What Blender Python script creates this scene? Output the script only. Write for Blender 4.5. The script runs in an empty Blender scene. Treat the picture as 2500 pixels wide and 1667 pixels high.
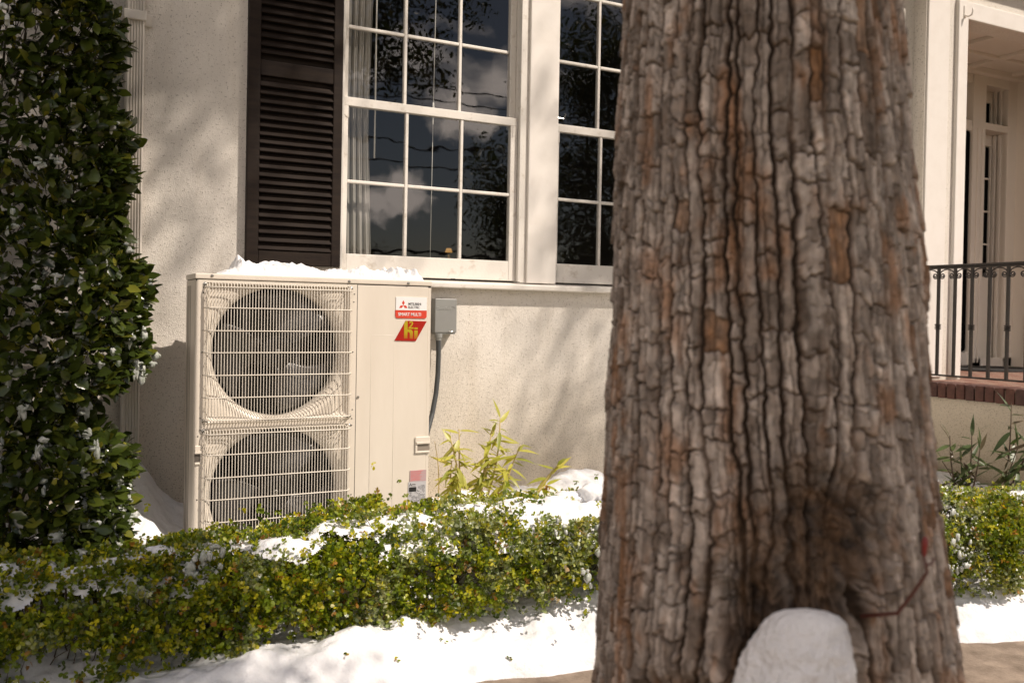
import bpy, bmesh, math, random
import numpy as np
from mathutils import Vector, Matrix

random.seed(7)
RNG = np.random.default_rng(11)
SC = bpy.context.scene
COL = SC.collection

# ------------------------------------------------------------------ camera
F_PX, CY = 2230.0, 791.6
YAW, PITCH, ROLL = 0.47874, 0.01143, 0.01803
CAM = np.array([0.0, -4.43, 1.32])
_fwd = np.array([math.sin(YAW) * math.cos(PITCH), math.cos(YAW) * math.cos(PITCH), -math.sin(PITCH)])
_right = np.array([math.cos(YAW), -math.sin(YAW), 0.0])
_up = np.cross(_right, _fwd)
_r2 = _right * math.cos(ROLL) + _up * math.sin(ROLL)
_u2 = -_right * math.sin(ROLL) + _up * math.cos(ROLL)
cam_data = bpy.data.cameras.new('camera')
cam = bpy.data.objects.new('camera', cam_data)
COL.objects.link(cam)
cam.matrix_world = Matrix(((_r2[0], _u2[0], -_fwd[0], CAM[0]), (_r2[1], _u2[1], -_fwd[1], CAM[1]),
                           (_r2[2], _u2[2], -_fwd[2], CAM[2]), (0, 0, 0, 1)))
cam_data.sensor_width = 36.0
cam_data.lens = F_PX / 2500 * 36
cam_data.shift_y = -(833.5 - CY) / 2500
cam_data.clip_start = 0.05
cam_data.clip_end = 900
cam_data.dof.use_dof = True
cam_data.dof.focus_distance = 4.0
cam_data.dof.aperture_fstop = 3.6
SC.camera = cam

# ------------------------------------------------------------------ light
SUN_DIR = Vector((0.9, -1.0, 1.5)).normalized()      # towards the sun
sun_el = math.asin(SUN_DIR.z)
sun_rot = math.atan2(SUN_DIR.x, SUN_DIR.y)
world = bpy.data.worlds.new('World')
SC.world = world
world.use_nodes = True
nt = world.node_tree
nt.nodes.clear()
w_out = nt.nodes.new('ShaderNodeOutputWorld')
w_bg = nt.nodes.new('ShaderNodeBackground')
w_sky = nt.nodes.new('ShaderNodeTexSky')
w_sky.sky_type = 'NISHITA'
w_sky.sun_disc = False
w_sky.sun_elevation = sun_el
w_sky.sun_rotation = sun_rot
w_sky.air_density = 1.0
w_sky.dust_density = 0.6
w_sky.ozone_density = 0.6
w_bg.inputs['Strength'].default_value = 0.064
# broken cloud, white over the blue
tc = nt.nodes.new('ShaderNodeTexCoord')
mp = nt.nodes.new('ShaderNodeMapping')
mp.inputs['Scale'].default_value = (1.6, 1.6, 3.6)
mp.inputs['Location'].default_value = (0.35, 0.1, 0.2)
ns = nt.nodes.new('ShaderNodeTexNoise')
ns.inputs['Scale'].default_value = 2.2
ns.inputs['Detail'].default_value = 9
ns.inputs['Roughness'].default_value = 0.52
rp = nt.nodes.new('ShaderNodeValToRGB')
rp.color_ramp.elements[0].position = 0.60
rp.color_ramp.elements[0].color = (0, 0, 0, 1)
rp.color_ramp.elements[1].position = 0.70
rp.color_ramp.elements[1].color = (1, 1, 1, 1)
tint = nt.nodes.new('ShaderNodeMix')
tint.data_type = 'RGBA'
tint.blend_type = 'MULTIPLY'
tint.inputs[0].default_value = 1.0
tint.inputs[7].default_value = (1.05, 0.92, 0.86, 1)
# two cumulus banks low over the street
wn = nt.nodes.new('ShaderNodeTexNoise'); wn.inputs['Scale'].default_value = 42; wn.inputs['Detail'].default_value = 9; wn.inputs['Roughness'].default_value = 0.58
nt.links.new(tc.outputs['Generated'], wn.inputs['Vector'])
bank = None
for (cx_, cy_, cz_), r_in, r_out in (((0.396, -0.89, 0.216), 0.018, 0.038), ((0.415, -0.887, 0.206), 0.012, 0.028), ((0.380, -0.90, 0.205), 0.008, 0.024), ((0.345, -0.93, 0.128), 0.014, 0.030),
                                 ((0.325, -0.94, 0.116), 0.010, 0.026), ((0.50, -0.80, 0.42), 0.05, 0.11), ((-0.5, -0.8, 0.3), 0.2, 0.4), ((0.9, 0.2, 0.35), 0.2, 0.4), ((-0.2, 0.3, 0.9), 0.2, 0.45)):
    d_ = nt.nodes.new('ShaderNodeVectorMath'); d_.operation = 'DISTANCE'
    nrm_ = Vector((cx_, cy_, cz_)).normalized()
    d_.inputs[1].default_value = nrm_
    nt.links.new(tc.outputs['Generated'], d_.inputs[0])
    a_ = nt.nodes.new('ShaderNodeMath'); a_.operation = 'MULTIPLY_ADD'; a_.inputs[1].default_value = 0.050 + 0.2 * r_out
    nt.links.new(wn.outputs['Fac'], a_.inputs[0]); nt.links.new(d_.outputs['Value'], a_.inputs[2])
    m_ = nt.nodes.new('ShaderNodeMapRange'); m_.inputs['From Min'].default_value = r_out + 0.5 * (0.050 + 0.2 * r_out); m_.inputs['From Max'].default_value = r_in + 0.5 * (0.050 + 0.2 * r_out)
    nt.links.new(a_.outputs[0], m_.inputs['Value'])
    if bank is None: bank = m_.outputs[0]
    else:
        x_ = nt.nodes.new('ShaderNodeMath'); x_.operation = 'MAXIMUM'
        nt.links.new(bank, x_.inputs[0]); nt.links.new(m_.outputs[0], x_.inputs[1]); bank = x_.outputs[0]
mixc = nt.nodes.new('ShaderNodeMix')
mixc.data_type = 'RGBA'
mixc.inputs[7].default_value = (44, 38, 34, 1)
L = nt.links.new
L(tc.outputs['Generated'], mp.inputs[0])
L(mp.outputs[0], ns.inputs['Vector'])
L(ns.outputs['Fac'], rp.inputs[0])
L(w_sky.outputs[0], tint.inputs[6])
L(tint.outputs[2], mixc.inputs[6])
_mx = nt.nodes.new('ShaderNodeMath'); _mx.operation = 'MAXIMUM'
L(rp.outputs[0], _mx.inputs[0]); L(bank, _mx.inputs[1]); L(_mx.outputs[0], mixc.inputs[0])
L(mixc.outputs[2], w_bg.inputs[0])
L(w_bg.outputs[0], w_out.inputs[0])

sun_data = bpy.data.lights.new('sun', 'SUN')
sun_data.energy = 4.9
sun_data.angle = math.radians(0.53)
sun_data.color = (1.0, 0.885, 0.77)
sun = bpy.data.objects.new('sun', sun_data)
COL.objects.link(sun)
sun.rotation_euler = (-SUN_DIR).to_track_quat('-Z', 'Y').to_euler()
sun.location = (12, -14, 20)

vs = SC.view_settings
vs.view_transform = 'Standard'
vs.look = 'None'
vs.exposure = 0.12
vs.gamma = 1.0
vs.use_curve_mapping = False
SC.render.engine = 'CYCLES'
cy = SC.cycles
cy.use_denoising = True
cy.max_bounces = 7
cy.diffuse_bounces = 3
cy.glossy_bounces = 3
cy.transmission_bounces = 4
cy.transparent_max_bounces = 12
cy.sample_clamp_indirect = 6
cy.caustics_reflective = False
cy.caustics_refractive = False

# ------------------------------------------------------------------ materials
def new_mat(name):
    m = bpy.data.materials.new(name)
    m.use_nodes = True
    t = m.node_tree
    t.nodes.clear()
    return m, t, t.nodes.new, t.links.new

def pmat(name, col, rough=0.6, metal=0.0, col2=None, vscale=6.0, vdet=4, vlo=0.35, vhi=0.65, bump=0.0, bscale=60.0,
         bdist=0.002, spec=0.5, stretch=(1, 1, 1), attr=False, coat=0.0, sss=0.0, objrand=None, translucent=0.0):
    m, t, N, K = new_mat(name)
    out = N('ShaderNodeOutputMaterial')
    p = N('ShaderNodeBsdfPrincipled')
    p.inputs['Roughness'].default_value = rough
    p.inputs['Metallic'].default_value = metal
    p.inputs['Specular IOR Level'].default_value = spec
    p.inputs['Coat Weight'].default_value = coat
    if sss:
        p.inputs['Subsurface Weight'].default_value = sss
        p.inputs['Subsurface Radius'].default_value = (1.0, 0.9, 0.8)
        p.inputs['Subsurface Scale'].default_value = 0.012
    co = N('ShaderNodeTexCoord')
    ma = N('ShaderNodeMapping')
    ma.inputs['Scale'].default_value = stretch
    K(co.outputs['Object'], ma.inputs[0])
    cur = None
    if col2 is not None:
        n = N('ShaderNodeTexNoise')
        n.inputs['Scale'].default_value = vscale
        n.inputs['Detail'].default_value = vdet
        n.inputs['Roughness'].default_value = 0.6
        K(ma.outputs[0], n.inputs['Vector'])
        r = N('ShaderNodeValToRGB')
        r.color_ramp.elements[0].position = vlo
        r.color_ramp.elements[1].position = vhi
        r.color_ramp.elements[0].color = (*col, 1)
        r.color_ramp.elements[1].color = (*col2, 1)
        K(n.outputs['Fac'], r.inputs[0])
        cur = r.outputs[0]
    if attr:
        a = N('ShaderNodeAttribute')
        a.attribute_name = 'tint'
        if cur is None:
            cur = a.outputs['Color']
        else:
            x = N('ShaderNodeMix')
            x.data_type = 'RGBA'
            x.blend_type = 'MULTIPLY'
            x.inputs[0].default_value = 1
            K(cur, x.inputs[6])
            K(a.outputs['Color'], x.inputs[7])
            cur = x.outputs[2]
    if objrand:
        oi = N('ShaderNodeObjectInfo')
        r = N('ShaderNodeValToRGB')
        els = r.color_ramp.elements
        while len(els) < len(objrand):
            els.new(0.5)
        for i, c in enumerate(objrand):
            els[i].position = i / max(1, len(objrand) - 1)
            els[i].color = (*c, 1)
        K(oi.outputs['Random'], r.inputs[0])
        if cur is None:
            cur = r.outputs[0]
        else:
            x = N('ShaderNodeMix')
            x.data_type = 'RGBA'
            x.blend_type = 'MULTIPLY'
            x.inputs[0].default_value = 1
            K(cur, x.inputs[6])
            K(r.outputs[0], x.inputs[7])
            cur = x.outputs[2]
    if cur is None:
        p.inputs['Base Color'].default_value = (*col, 1)
    else:
        K(cur, p.inputs['Base Color'])
    if bump:
        n = N('ShaderNodeTexNoise')
        n.inputs['Scale'].default_value = bscale
        n.inputs['Detail'].default_value = 5
        K(ma.outputs[0], n.inputs['Vector'])
        b = N('ShaderNodeBump')
        b.inputs['Strength'].default_value = bump
        b.inputs['Distance'].default_value = bdist
        K(n.outputs['Fac'], b.inputs['Height'])
        K(b.outputs[0], p.inputs['Normal'])
    if translucent:
        tr = N('ShaderNodeBsdfTranslucent')
        if cur is None:
            tr.inputs[0].default_value = (*col, 1)
        else:
            g = N('ShaderNodeMix')
            g.data_type = 'RGBA'
            g.blend_type = 'MULTIPLY'
            g.inputs[0].default_value = 1
            g.inputs[7].default_value = (1.8, 1.7, 0.8, 1)
            K(cur, g.inputs[6])
            K(g.outputs[2], tr.inputs[0])
        mx = N('ShaderNodeMixShader')
        mx.inputs[0].default_value = translucent
        K(p.outputs[0], mx.inputs[1])
        K(tr.outputs[0], mx.inputs[2])
        K(mx.outputs[0], out.inputs[0])
    else:
        K(p.outputs[0], out.inputs[0])
    return m

def stucco_mat(name, base, dirt, speck, low_dirt=True):
    m, t, N, K = new_mat(name)
    out = N('ShaderNodeOutputMaterial')
    p = N('ShaderNodeBsdfPrincipled')
    p.inputs['Roughness'].default_value = 0.9
    p.inputs['Specular IOR Level'].default_value = 0.2
    co = N('ShaderNodeTexCoord')
    n1 = N('ShaderNodeTexNoise'); n1.inputs['Scale'].default_value = 1.7; n1.inputs['Detail'].default_value = 5
    n2 = N('ShaderNodeTexNoise'); n2.inputs['Scale'].default_value = 190; n2.inputs['Detail'].default_value = 3
    n2.inputs['Roughness'].default_value = 0.65
    vo = N('ShaderNodeTexVoronoi'); vo.inputs['Scale'].default_value = 150
    n3 = N('ShaderNodeTexNoise'); n3.inputs['Scale'].default_value = 60; n3.inputs['Detail'].default_value = 3
    for n in (n1, n2, vo, n3):
        K(co.outputs['Object'], n.inputs['Vector'])
    r1 = N('ShaderNodeValToRGB')
    r1.color_ramp.elements[0].position = 0.35; r1.color_ramp.elements[0].color = (*base, 1)
    r1.color_ramp.elements[1].position = 0.75; r1.color_ramp.elements[1].color = (*[0.93 * b for b in base], 1)
    K(n1.outputs['Fac'], r1.inputs[0])
    # weathering that rises from the ground
    sp = N('ShaderNodeSeparateXYZ'); K(co.outputs['Object'], sp.inputs[0])
    ad = N('ShaderNodeMath'); ad.operation = 'MULTIPLY_ADD'
    K(n1.outputs['Fac'], ad.inputs[0]); ad.inputs[1].default_value = -0.9; K(sp.outputs['Z'], ad.inputs[2])
    mr = N('ShaderNodeMapRange')
    mr.inputs['From Min'].default_value = 0.75 if low_dirt else -3
    mr.inputs['From Max'].default_value = -0.15 if low_dirt else -4
    K(ad.outputs[0], mr.inputs['Value'])
    mx = N('ShaderNodeMix'); mx.data_type = 'RGBA'; mx.inputs[7].default_value = (*dirt, 1)
    sc = N('ShaderNodeMath'); sc.operation = 'MULTIPLY'; sc.inputs[1].default_value = 0.75
    K(mr.outputs[0], sc.inputs[0]); K(sc.outputs[0], mx.inputs[0]); K(r1.outputs[0], mx.inputs[6])
    # faint rain streaks
    mps = N('ShaderNodeMapping'); mps.inputs['Scale'].default_value = (9, 9, 0.9); K(co.outputs['Object'], mps.inputs[0])
    n6 = N('ShaderNodeTexNoise'); n6.inputs['Scale'].default_value = 1.0; n6.inputs['Detail'].default_value = 6; K(mps.outputs[0], n6.inputs['Vector'])
    r6 = N('ShaderNodeMapRange'); r6.inputs['From Min'].default_value = 0.52; r6.inputs['From Max'].default_value = 0.78; r6.inputs['To Max'].default_value = 0.30
    K(n6.outputs['Fac'], r6.inputs['Value'])
    mst = N('ShaderNodeMix'); mst.data_type = 'RGBA'; mst.inputs[7].default_value = (*dirt, 1)
    K(r6.outputs[0], mst.inputs[0]); K(mx.outputs[2], mst.inputs[6]); mx = mst
    # dark pit specks, thickening with dirt towards the ground
    th = N('ShaderNodeMath'); th.operation = 'MULTIPLY_ADD'; th.inputs[1].default_value = 0.07; th.inputs[2].default_value = 0.50
    iv = N('ShaderNodeMath'); iv.operation = 'SUBTRACT'; K(n3.outputs['Fac'], iv.inputs[0])
    K(mr.outputs[0], th.inputs[0])
    th.inputs[1].default_value = -0.13
    K(th.outputs[0], iv.inputs[1])
    s2 = N('ShaderNodeMapRange'); s2.inputs['From Min'].default_value = 0.0; s2.inputs['From Max'].default_value = 0.10
    K(iv.outputs[0], s2.inputs['Value'])
    n4 = N('ShaderNodeTexNoise'); n4.inputs['Scale'].default_value = 150; n4.inputs['Detail'].default_value = 2
    K(co.outputs['Object'], n4.inputs['Vector'])
    s4 = N('ShaderNodeMapRange'); s4.inputs['From Min'].default_value = 0.54; s4.inputs['From Max'].default_value = 0.62
    K(n4.outputs['Fac'], s4.inputs['Value'])
    s3 = N('ShaderNodeMath'); s3.operation = 'MULTIPLY'; K(s4.outputs[0], s3.inputs[1])
    K(s2.outputs[0], s3.inputs[0])
    s5 = N('ShaderNodeMath'); s5.operation = 'MULTIPLY'; s5.inputs[1].default_value = 0.55; K(s3.outputs[0], s5.inputs[0])
    m2 = N('ShaderNodeMix'); m2.data_type = 'RGBA'; m2.inputs[7].default_value = (*speck, 1)
    K(s5.outputs[0], m2.inputs[0]); K(mx.outputs[2], m2.inputs[6])
    K(m2.outputs[2], p.inputs['Base Color'])
    h = N('ShaderNodeMath'); h.operation = 'MULTIPLY_ADD'; h.inputs[1].default_value = 1.6
    K(n2.outputs['Fac'], h.inputs[0]); K(n3.outputs['Fac'], h.inputs[2])
    b = N('ShaderNodeBump'); b.inputs['Strength'].default_value = 0.7; b.inputs['Distance'].default_value = 0.004
    K(h.outputs[0], b.inputs['Height']); K(b.outputs[0], p.inputs['Normal'])
    K(p.outputs[0], out.inputs[0])
    return m

M = {}
M['stucco'] = stucco_mat('white_stucco', (0.78, 0.73, 0.66), (0.50, 0.42, 0.31), (0.16, 0.12, 0.08))
M['stucco_tan'] = stucco_mat('cream_stucco', (0.70, 0.63, 0.52), (0.46, 0.39, 0.28), (0.20, 0.16, 0.11))
M['paint'] = pmat('white_trim_paint', (0.80, 0.755, 0.70), 0.45, col2=(0.75, 0.70, 0.64), vscale=9, vlo=0.45, vhi=0.8, bump=0.15, bscale=40)
M['paint_old'] = pmat('weathered_white_paint', (0.74, 0.70, 0.64), 0.55, col2=(0.52, 0.46, 0.38), vscale=22, vdet=8, vlo=0.56, vhi=0.78, bump=0.35, bscale=90)
M['spout'] = pmat('painted_downspout_metal', (0.66, 0.61, 0.54), 0.5, col2=(0.50, 0.42, 0.34), vscale=14, vlo=0.55, vhi=0.85, bump=0.1, bscale=120)
M['shutter'] = pmat('dark_brown_shutter_paint', (0.016, 0.011, 0.009), 0.65, col2=(0.026, 0.018, 0.013), vscale=7, bump=0.3, bscale=30, stretch=(1, 8, 8), spec=0.15)
M['case'] = pmat('beige_coated_steel', (0.72, 0.655, 0.565), 0.38, col2=(0.67, 0.605, 0.515), vscale=2.5, vdet=8, stretch=(3, 3, 0.6), bump=0.03, bscale=350)
M['wire'] = pmat('beige_coated_wire', (0.74, 0.68, 0.59), 0.35)
M['seam'] = pmat('dark_gap', (0.02, 0.017, 0.014), 0.8)
M['blackplastic'] = pmat('fan_grey_plastic', (0.028, 0.026, 0.025), 0.36, spec=0.6)
M['hub'] = pmat('fan_hub_plastic', (0.010, 0.009, 0.008), 0.4, spec=0.35)
M['bracket'] = pmat('galvanised_bracket', (0.11, 0.105, 0.10), 0.5, metal=0.3)
M['lining'] = pmat('lining_depth_shade', (0.006, 0.006, 0.006), 0.8, spec=0.2)
M['screw'] = pmat('steel_screw', (0.42, 0.41, 0.38), 0.3, metal=0.9)
M['white_st'] = pmat('white_sticker', (0.80, 0.79, 0.78), 0.3)
M['red_st'] = pmat('orange_red_sticker', (0.62, 0.060, 0.030), 0.3)
M['deepred'] = pmat('deep_red_sticker', (0.36, 0.012, 0.006), 0.25)
M['ink'] = pmat('black_print', (0.02, 0.02, 0.02), 0.4)
M['greyst'] = pmat('silver_label', (0.48, 0.47, 0.48), 0.35)
M['pinkst'] = pmat('faded_pink_label', (0.50, 0.27, 0.28), 0.4, col2=(0.40, 0.36, 0.36), vscale=30, stretch=(1, 1, 6))
M['pinkline'] = pmat('faded_red_print', (0.60, 0.16, 0.16), 0.4)
M['greybox'] = pmat('grey_enamel', (0.28, 0.285, 0.27), 0.32, col2=(0.25, 0.25, 0.24), vscale=4)
M['conduit'] = pmat('grey_conduit_plastic', (0.055, 0.06, 0.062), 0.5)
M['iron'] = pmat('black_wrought_iron', (0.022, 0.018, 0.016), 0.35, col2=(0.05, 0.035, 0.025), vscale=30, vlo=0.6, vhi=0.8, bump=0.3, bscale=80, metal=0.2)
M['brick'] = pmat('dark_red_brick', (0.066, 0.030, 0.022), 0.75, bump=0.4, bscale=120, objrand=[(0.8, 0.8, 0.85), (1.15, 1.0, 0.95), (0.95, 0.8, 0.8), (1.3, 1.15, 1.0)], col2=(0.105, 0.048, 0.036), vscale=20)
M['mortar'] = pmat('sandy_mortar', (0.34, 0.27, 0.19), 0.95, bump=0.5, bscale=150)
M['concrete'] = pmat('sandy_concrete', (0.13, 0.095, 0.068), 0.9, col2=(0.30, 0.235, 0.18), vscale=9, vdet=12, vlo=0.3, vhi=0.68, bump=0.6, bscale=110, bdist=0.006)
M['soil'] = pmat('dark_soil', (0.05, 0.036, 0.025), 0.95, col2=(0.085, 0.06, 0.04), vscale=12, bump=0.8, bscale=30, bdist=0.01)
M['lawn'] = pmat('short_winter_grass', (0.075, 0.085, 0.03), 0.9, col2=(0.12, 0.11, 0.05), vscale=3, bump=0.8, bscale=25, bdist=0.02)
M['asphalt'] = pmat('asphalt', (0.045, 0.044, 0.042), 0.9, col2=(0.06, 0.058, 0.055), vscale=8, bump=0.4, bscale=60)
M['curtain'] = pmat('sheer_white_curtain', (0.52, 0.49, 0.45), 0.9, translucent=0.25)
M['room'] = pmat('room_gloom_tone', (0.05, 0.042, 0.035), 0.9)  # gloom of the unlit room put into its dark wall colour
M['cord'] = pmat('white_blind_cord', (0.75, 0.72, 0.66), 0.5)
M['chrome'] = pmat('brushed_steel_pole', (0.55, 0.54, 0.52), 0.25, metal=1.0)
M['mat'] = pmat('black_rubber_mat', (0.015, 0.014, 0.014), 0.85, bump=0.9, bscale=60, bdist=0.006)
M['door_black'] = pmat('black_door_gap', (0.003, 0.003, 0.003), 0.9, spec=0.05)
M['paint_in'] = pmat('porch_white_paint', (0.82, 0.76, 0.68), 0.5, bump=0.1, bscale=40)
M['snow'] = pmat('snow_white', (0.80, 0.80, 0.81), 0.75, col2=(0.70, 0.70, 0.71), vscale=24, vdet=8, vlo=0.45, vhi=0.75, bump=0.55, bscale=55, bdist=0.008, spec=0.3, sss=0.25)
M['slush'] = pmat('half_melted_foam_snow', (0.52, 0.53, 0.51), 0.45, col2=(0.30, 0.33, 0.27), vscale=45, vdet=5, bump=0.5, bscale=140, bdist=0.003, spec=0.5, sss=0.4)
M['boxleaf'] = pmat('boxwood_leaf', (1, 1, 1), 0.34, attr=True, translucent=0.30, spec=0.5)
M['bushleaf'] = pmat('broad_glossy_leaf', (1, 1, 1), 0.20, attr=True, translucent=0.12, spec=0.55)
M['bushleaf_o'] = pmat('broad_glossy_leaf_single', (1, 1, 1), 0.22, translucent=0.12, spec=0.55,
                       objrand=[(0.030, 0.044, 0.009), (0.046, 0.066, 0.011), (0.038, 0.054, 0.010), (0.075, 0.095, 0.014), (0.05, 0.07, 0.012), (0.11, 0.12, 0.018)])
M['bambooleaf'] = pmat('yellow_green_lance_leaf', (1, 1, 1), 0.42, translucent=0.3,
                       objrand=[(0.30, 0.31, 0.045), (0.42, 0.40, 0.07), (0.21, 0.24, 0.035), (0.50, 0.45, 0.11)])
M['bamboostem'] = pmat('yellow_cane', (0.52, 0.40, 0.14), 0.5, col2=(0.36, 0.26, 0.09), vscale=20)
M['oleleaf'] = pmat('dark_green_lance_leaf', (1, 1, 1), 0.38, translucent=0.2,
                    objrand=[(0.035, 0.055, 0.018), (0.05, 0.08, 0.02), (0.07, 0.10, 0.03), (0.09, 0.06, 0.03)])
M['twig'] = pmat('brown_twig', (0.10, 0.065, 0.04), 0.8, col2=(0.06, 0.04, 0.025), vscale=20)
M['redtwig'] = pmat('red_brown_shoot', (0.085, 0.022, 0.014), 0.5)
M['redbud'] = pmat('red_bud', (0.20, 0.018, 0.015), 0.45)
M['treeleaf'] = pmat('oak_leaf', (1, 1, 1), 0.5, attr=True, translucent=0.25)
M['barkfar'] = pmat('grey_brown_bark', (0.10, 0.075, 0.055), 0.9, col2=(0.17, 0.14, 0.115), vscale=9, stretch=(4, 4, 1), bump=1.0, bscale=12, bdist=0.03)
M['cable'] = pmat('black_cable', (0.012, 0.012, 0.012), 0.6)
M['pole'] = pmat('weathered_wood_pole', (0.09, 0.065, 0.045), 0.9)
M['farhouse'] = pmat('far_house_plaster', (0.45, 0.40, 0.34), 0.9)
M['farroof'] = pmat('far_roof_shingle', (0.09, 0.07, 0.06), 0.9)
M['brass'] = pmat('lamp_base_brass', (0.35, 0.22, 0.08), 0.35, metal=0.8)

m, t, N, K = new_mat('bark_plates')
o_ = N('ShaderNodeOutputMaterial'); p_ = N('ShaderNodeBsdfPrincipled'); a_ = N('ShaderNodeAttribute')
a_.attribute_name = 'tint'
c_ = N('ShaderNodeTexCoord'); n_ = N('ShaderNodeTexNoise'); n_.inputs['Scale'].default_value = 55; n_.inputs['Detail'].default_value = 6
K(c_.outputs['Object'], n_.inputs['Vector'])
r_ = N('ShaderNodeMapRange'); r_.inputs['From Min'].default_value = 0.3; r_.inputs['From Max'].default_value = 0.7
r_.inputs['To Min'].default_value = 0.68; r_.inputs['To Max'].default_value = 1.3
K(n_.outputs['Fac'], r_.inputs['Value'])
x_ = N('ShaderNodeVectorMath'); x_.operation = 'SCALE'; K(a_.outputs['Color'], x_.inputs[0]); K(r_.outputs[0], x_.inputs['Scale'])
K(x_.outputs[0], p_.inputs['Base Color']); p_.inputs['Roughness'].default_value = 0.85
p_.inputs['Specular IOR Level'].default_value = 0.25
b_ = N('ShaderNodeBump'); b_.inputs['Strength'].default_value = 0.6; b_.inputs['Distance'].default_value = 0.004
n2_ = N('ShaderNodeTexNoise'); n2_.inputs['Scale'].default_value = 130; n2_.inputs['Detail'].default_value = 5
K(c_.outputs['Object'], n2_.inputs['Vector']); K(n2_.outputs['Fac'], b_.inputs['Height']); K(b_.outputs[0], p_.inputs['Normal'])
K(p_.outputs[0], o_.inputs[0]); M['bark'] = m

m, t, N, K = new_mat('window_glass')
o_ = N('ShaderNodeOutputMaterial'); tr_ = N('ShaderNodeBsdfTransparent'); gl_ = N('ShaderNodeBsdfGlossy')
gl_.inputs['Roughness'].default_value = 0.0
tr_.inputs[0].default_value = (0.86, 0.87, 0.86, 1)
fr_ = N('ShaderNodeLayerWeight'); fr_.inputs['Blend'].default_value = 0.5     # Schlick: same from both sides of the pane
pw_ = N('ShaderNodeMath'); pw_.operation = 'POWER'; pw_.inputs[1].default_value = 5.0; K(fr_.outputs['Facing'], pw_.inputs[0])
ml_ = N('ShaderNodeMath'); ml_.operation = 'MULTIPLY_ADD'; ml_.inputs[1].default_value = 0.88; ml_.inputs[2].default_value = 0.085; K(pw_.outputs[0], ml_.inputs[0])
c_ = N('ShaderNodeTexCoord'); n_ = N('ShaderNodeTexNoise'); n_.inputs['Scale'].default_value = 7; n_.inputs['Detail'].default_value = 1
K(c_.outputs['Object'], n_.inputs['Vector'])
b_ = N('ShaderNodeBump'); b_.inputs['Strength'].default_value = 0.12; b_.inputs['Distance'].default_value = 0.004
K(n_.outputs['Fac'], b_.inputs['Height']); K(b_.outputs[0], gl_.inputs['Normal'])
mx_ = N('ShaderNodeMixShader'); K(ml_.outputs[0], mx_.inputs[0]); K(tr_.outputs[0], mx_.inputs[1]); K(gl_.outputs[0], mx_.inputs[2])
K(mx_.outputs[0], o_.inputs[0]); M['glass'] = m

m, t, N, K = new_mat('lit_lamp_shade')
o_ = N('ShaderNodeOutputMaterial'); e_ = N('ShaderNodeEmission'); e_.inputs[0].default_value = (1.0, 0.52, 0.16, 1)
e_.inputs[1].default_value = 0.5; K(e_.outputs[0], o_.inputs[0]); M['lampshade'] = m

m, t, N, K = new_mat('yellow_fading_print')
o_ = N('ShaderNodeOutputMaterial'); p_ = N('ShaderNodeBsdfPrincipled'); p_.inputs['Roughness'].default_value = 0.3
c_ = N('ShaderNodeTexCoord'); s_ = N('ShaderNodeSeparateXYZ'); K(c_.outputs['Object'], s_.inputs[0])
r_ = N('ShaderNodeMapRange'); r_.inputs['From Min'].default_value = 1.060; r_.inputs['From Max'].default_value = 1.100
K(s_.outputs['Z'], r_.inputs['Value']); x_ = N('ShaderNodeMix'); x_.data_type = 'RGBA'
x_.inputs[6].default_value = (0.38, 0.02, 0.008, 1); x_.inputs[7].default_value = (0.42, 0.31, 0.01, 1)
K(r_.outputs[0], x_.inputs[0]); K(x_.outputs[2], p_.inputs['Base Color']); K(p_.outputs[0], o_.inputs[0]); M['yellowfade'] = m

m, t, N, K = new_mat('brick_paver_floor')
o_ = N('ShaderNodeOutputMaterial'); p_ = N('ShaderNodeBsdfPrincipled'); p_.inputs['Roughness'].default_value = 0.7
c_ = N('ShaderNodeTexCoord'); bt = N('ShaderNodeTexBrick')
bt.inputs['Color1'].default_value = (0.16, 0.065, 0.045, 1); bt.inputs['Color2'].default_value = (0.21, 0.095, 0.065, 1)
bt.inputs['Mortar'].default_value = (0.38, 0.31, 0.24, 1); bt.inputs['Scale'].default_value = 1.0
bt.inputs['Brick Width'].default_value = 0.21; bt.inputs['Row Height'].default_value = 0.105; bt.inputs['Mortar Size'].default_value = 0.008
K(c_.outputs['Object'], bt.inputs['Vector']); K(bt.outputs[0], p_.inputs['Base Color']); K(p_.outputs[0], o_.inputs[0]); M['pavers'] = m

# ------------------------------------------------------------------ object helpers
WORLD = {}

def tag(o, label=None, cat=None, group=None, kind=None):
    if label: o['label'] = label
    if cat: o['category'] = cat
    if group: o['group'] = group
    if kind: o['kind'] = kind
    return o

def place(name, data, parent=None, loc=None, rot=None):
    o = bpy.data.objects.new(name, data)
    COL.objects.link(o)
    w = Vector((0, 0, 0)) if loc is None else Vector(loc)
    if parent is not None:
        o.parent = parent
        o.location = w - WORLD[parent.name]
    else:
        o.location = w
    if rot is not None:
        o.rotation_euler = rot
    WORLD[o.name] = w
    return o

def empty(name, loc, label, cat, group=None):
    o = place(name, None, None, loc)
    return tag(o, label, cat, group)

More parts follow.
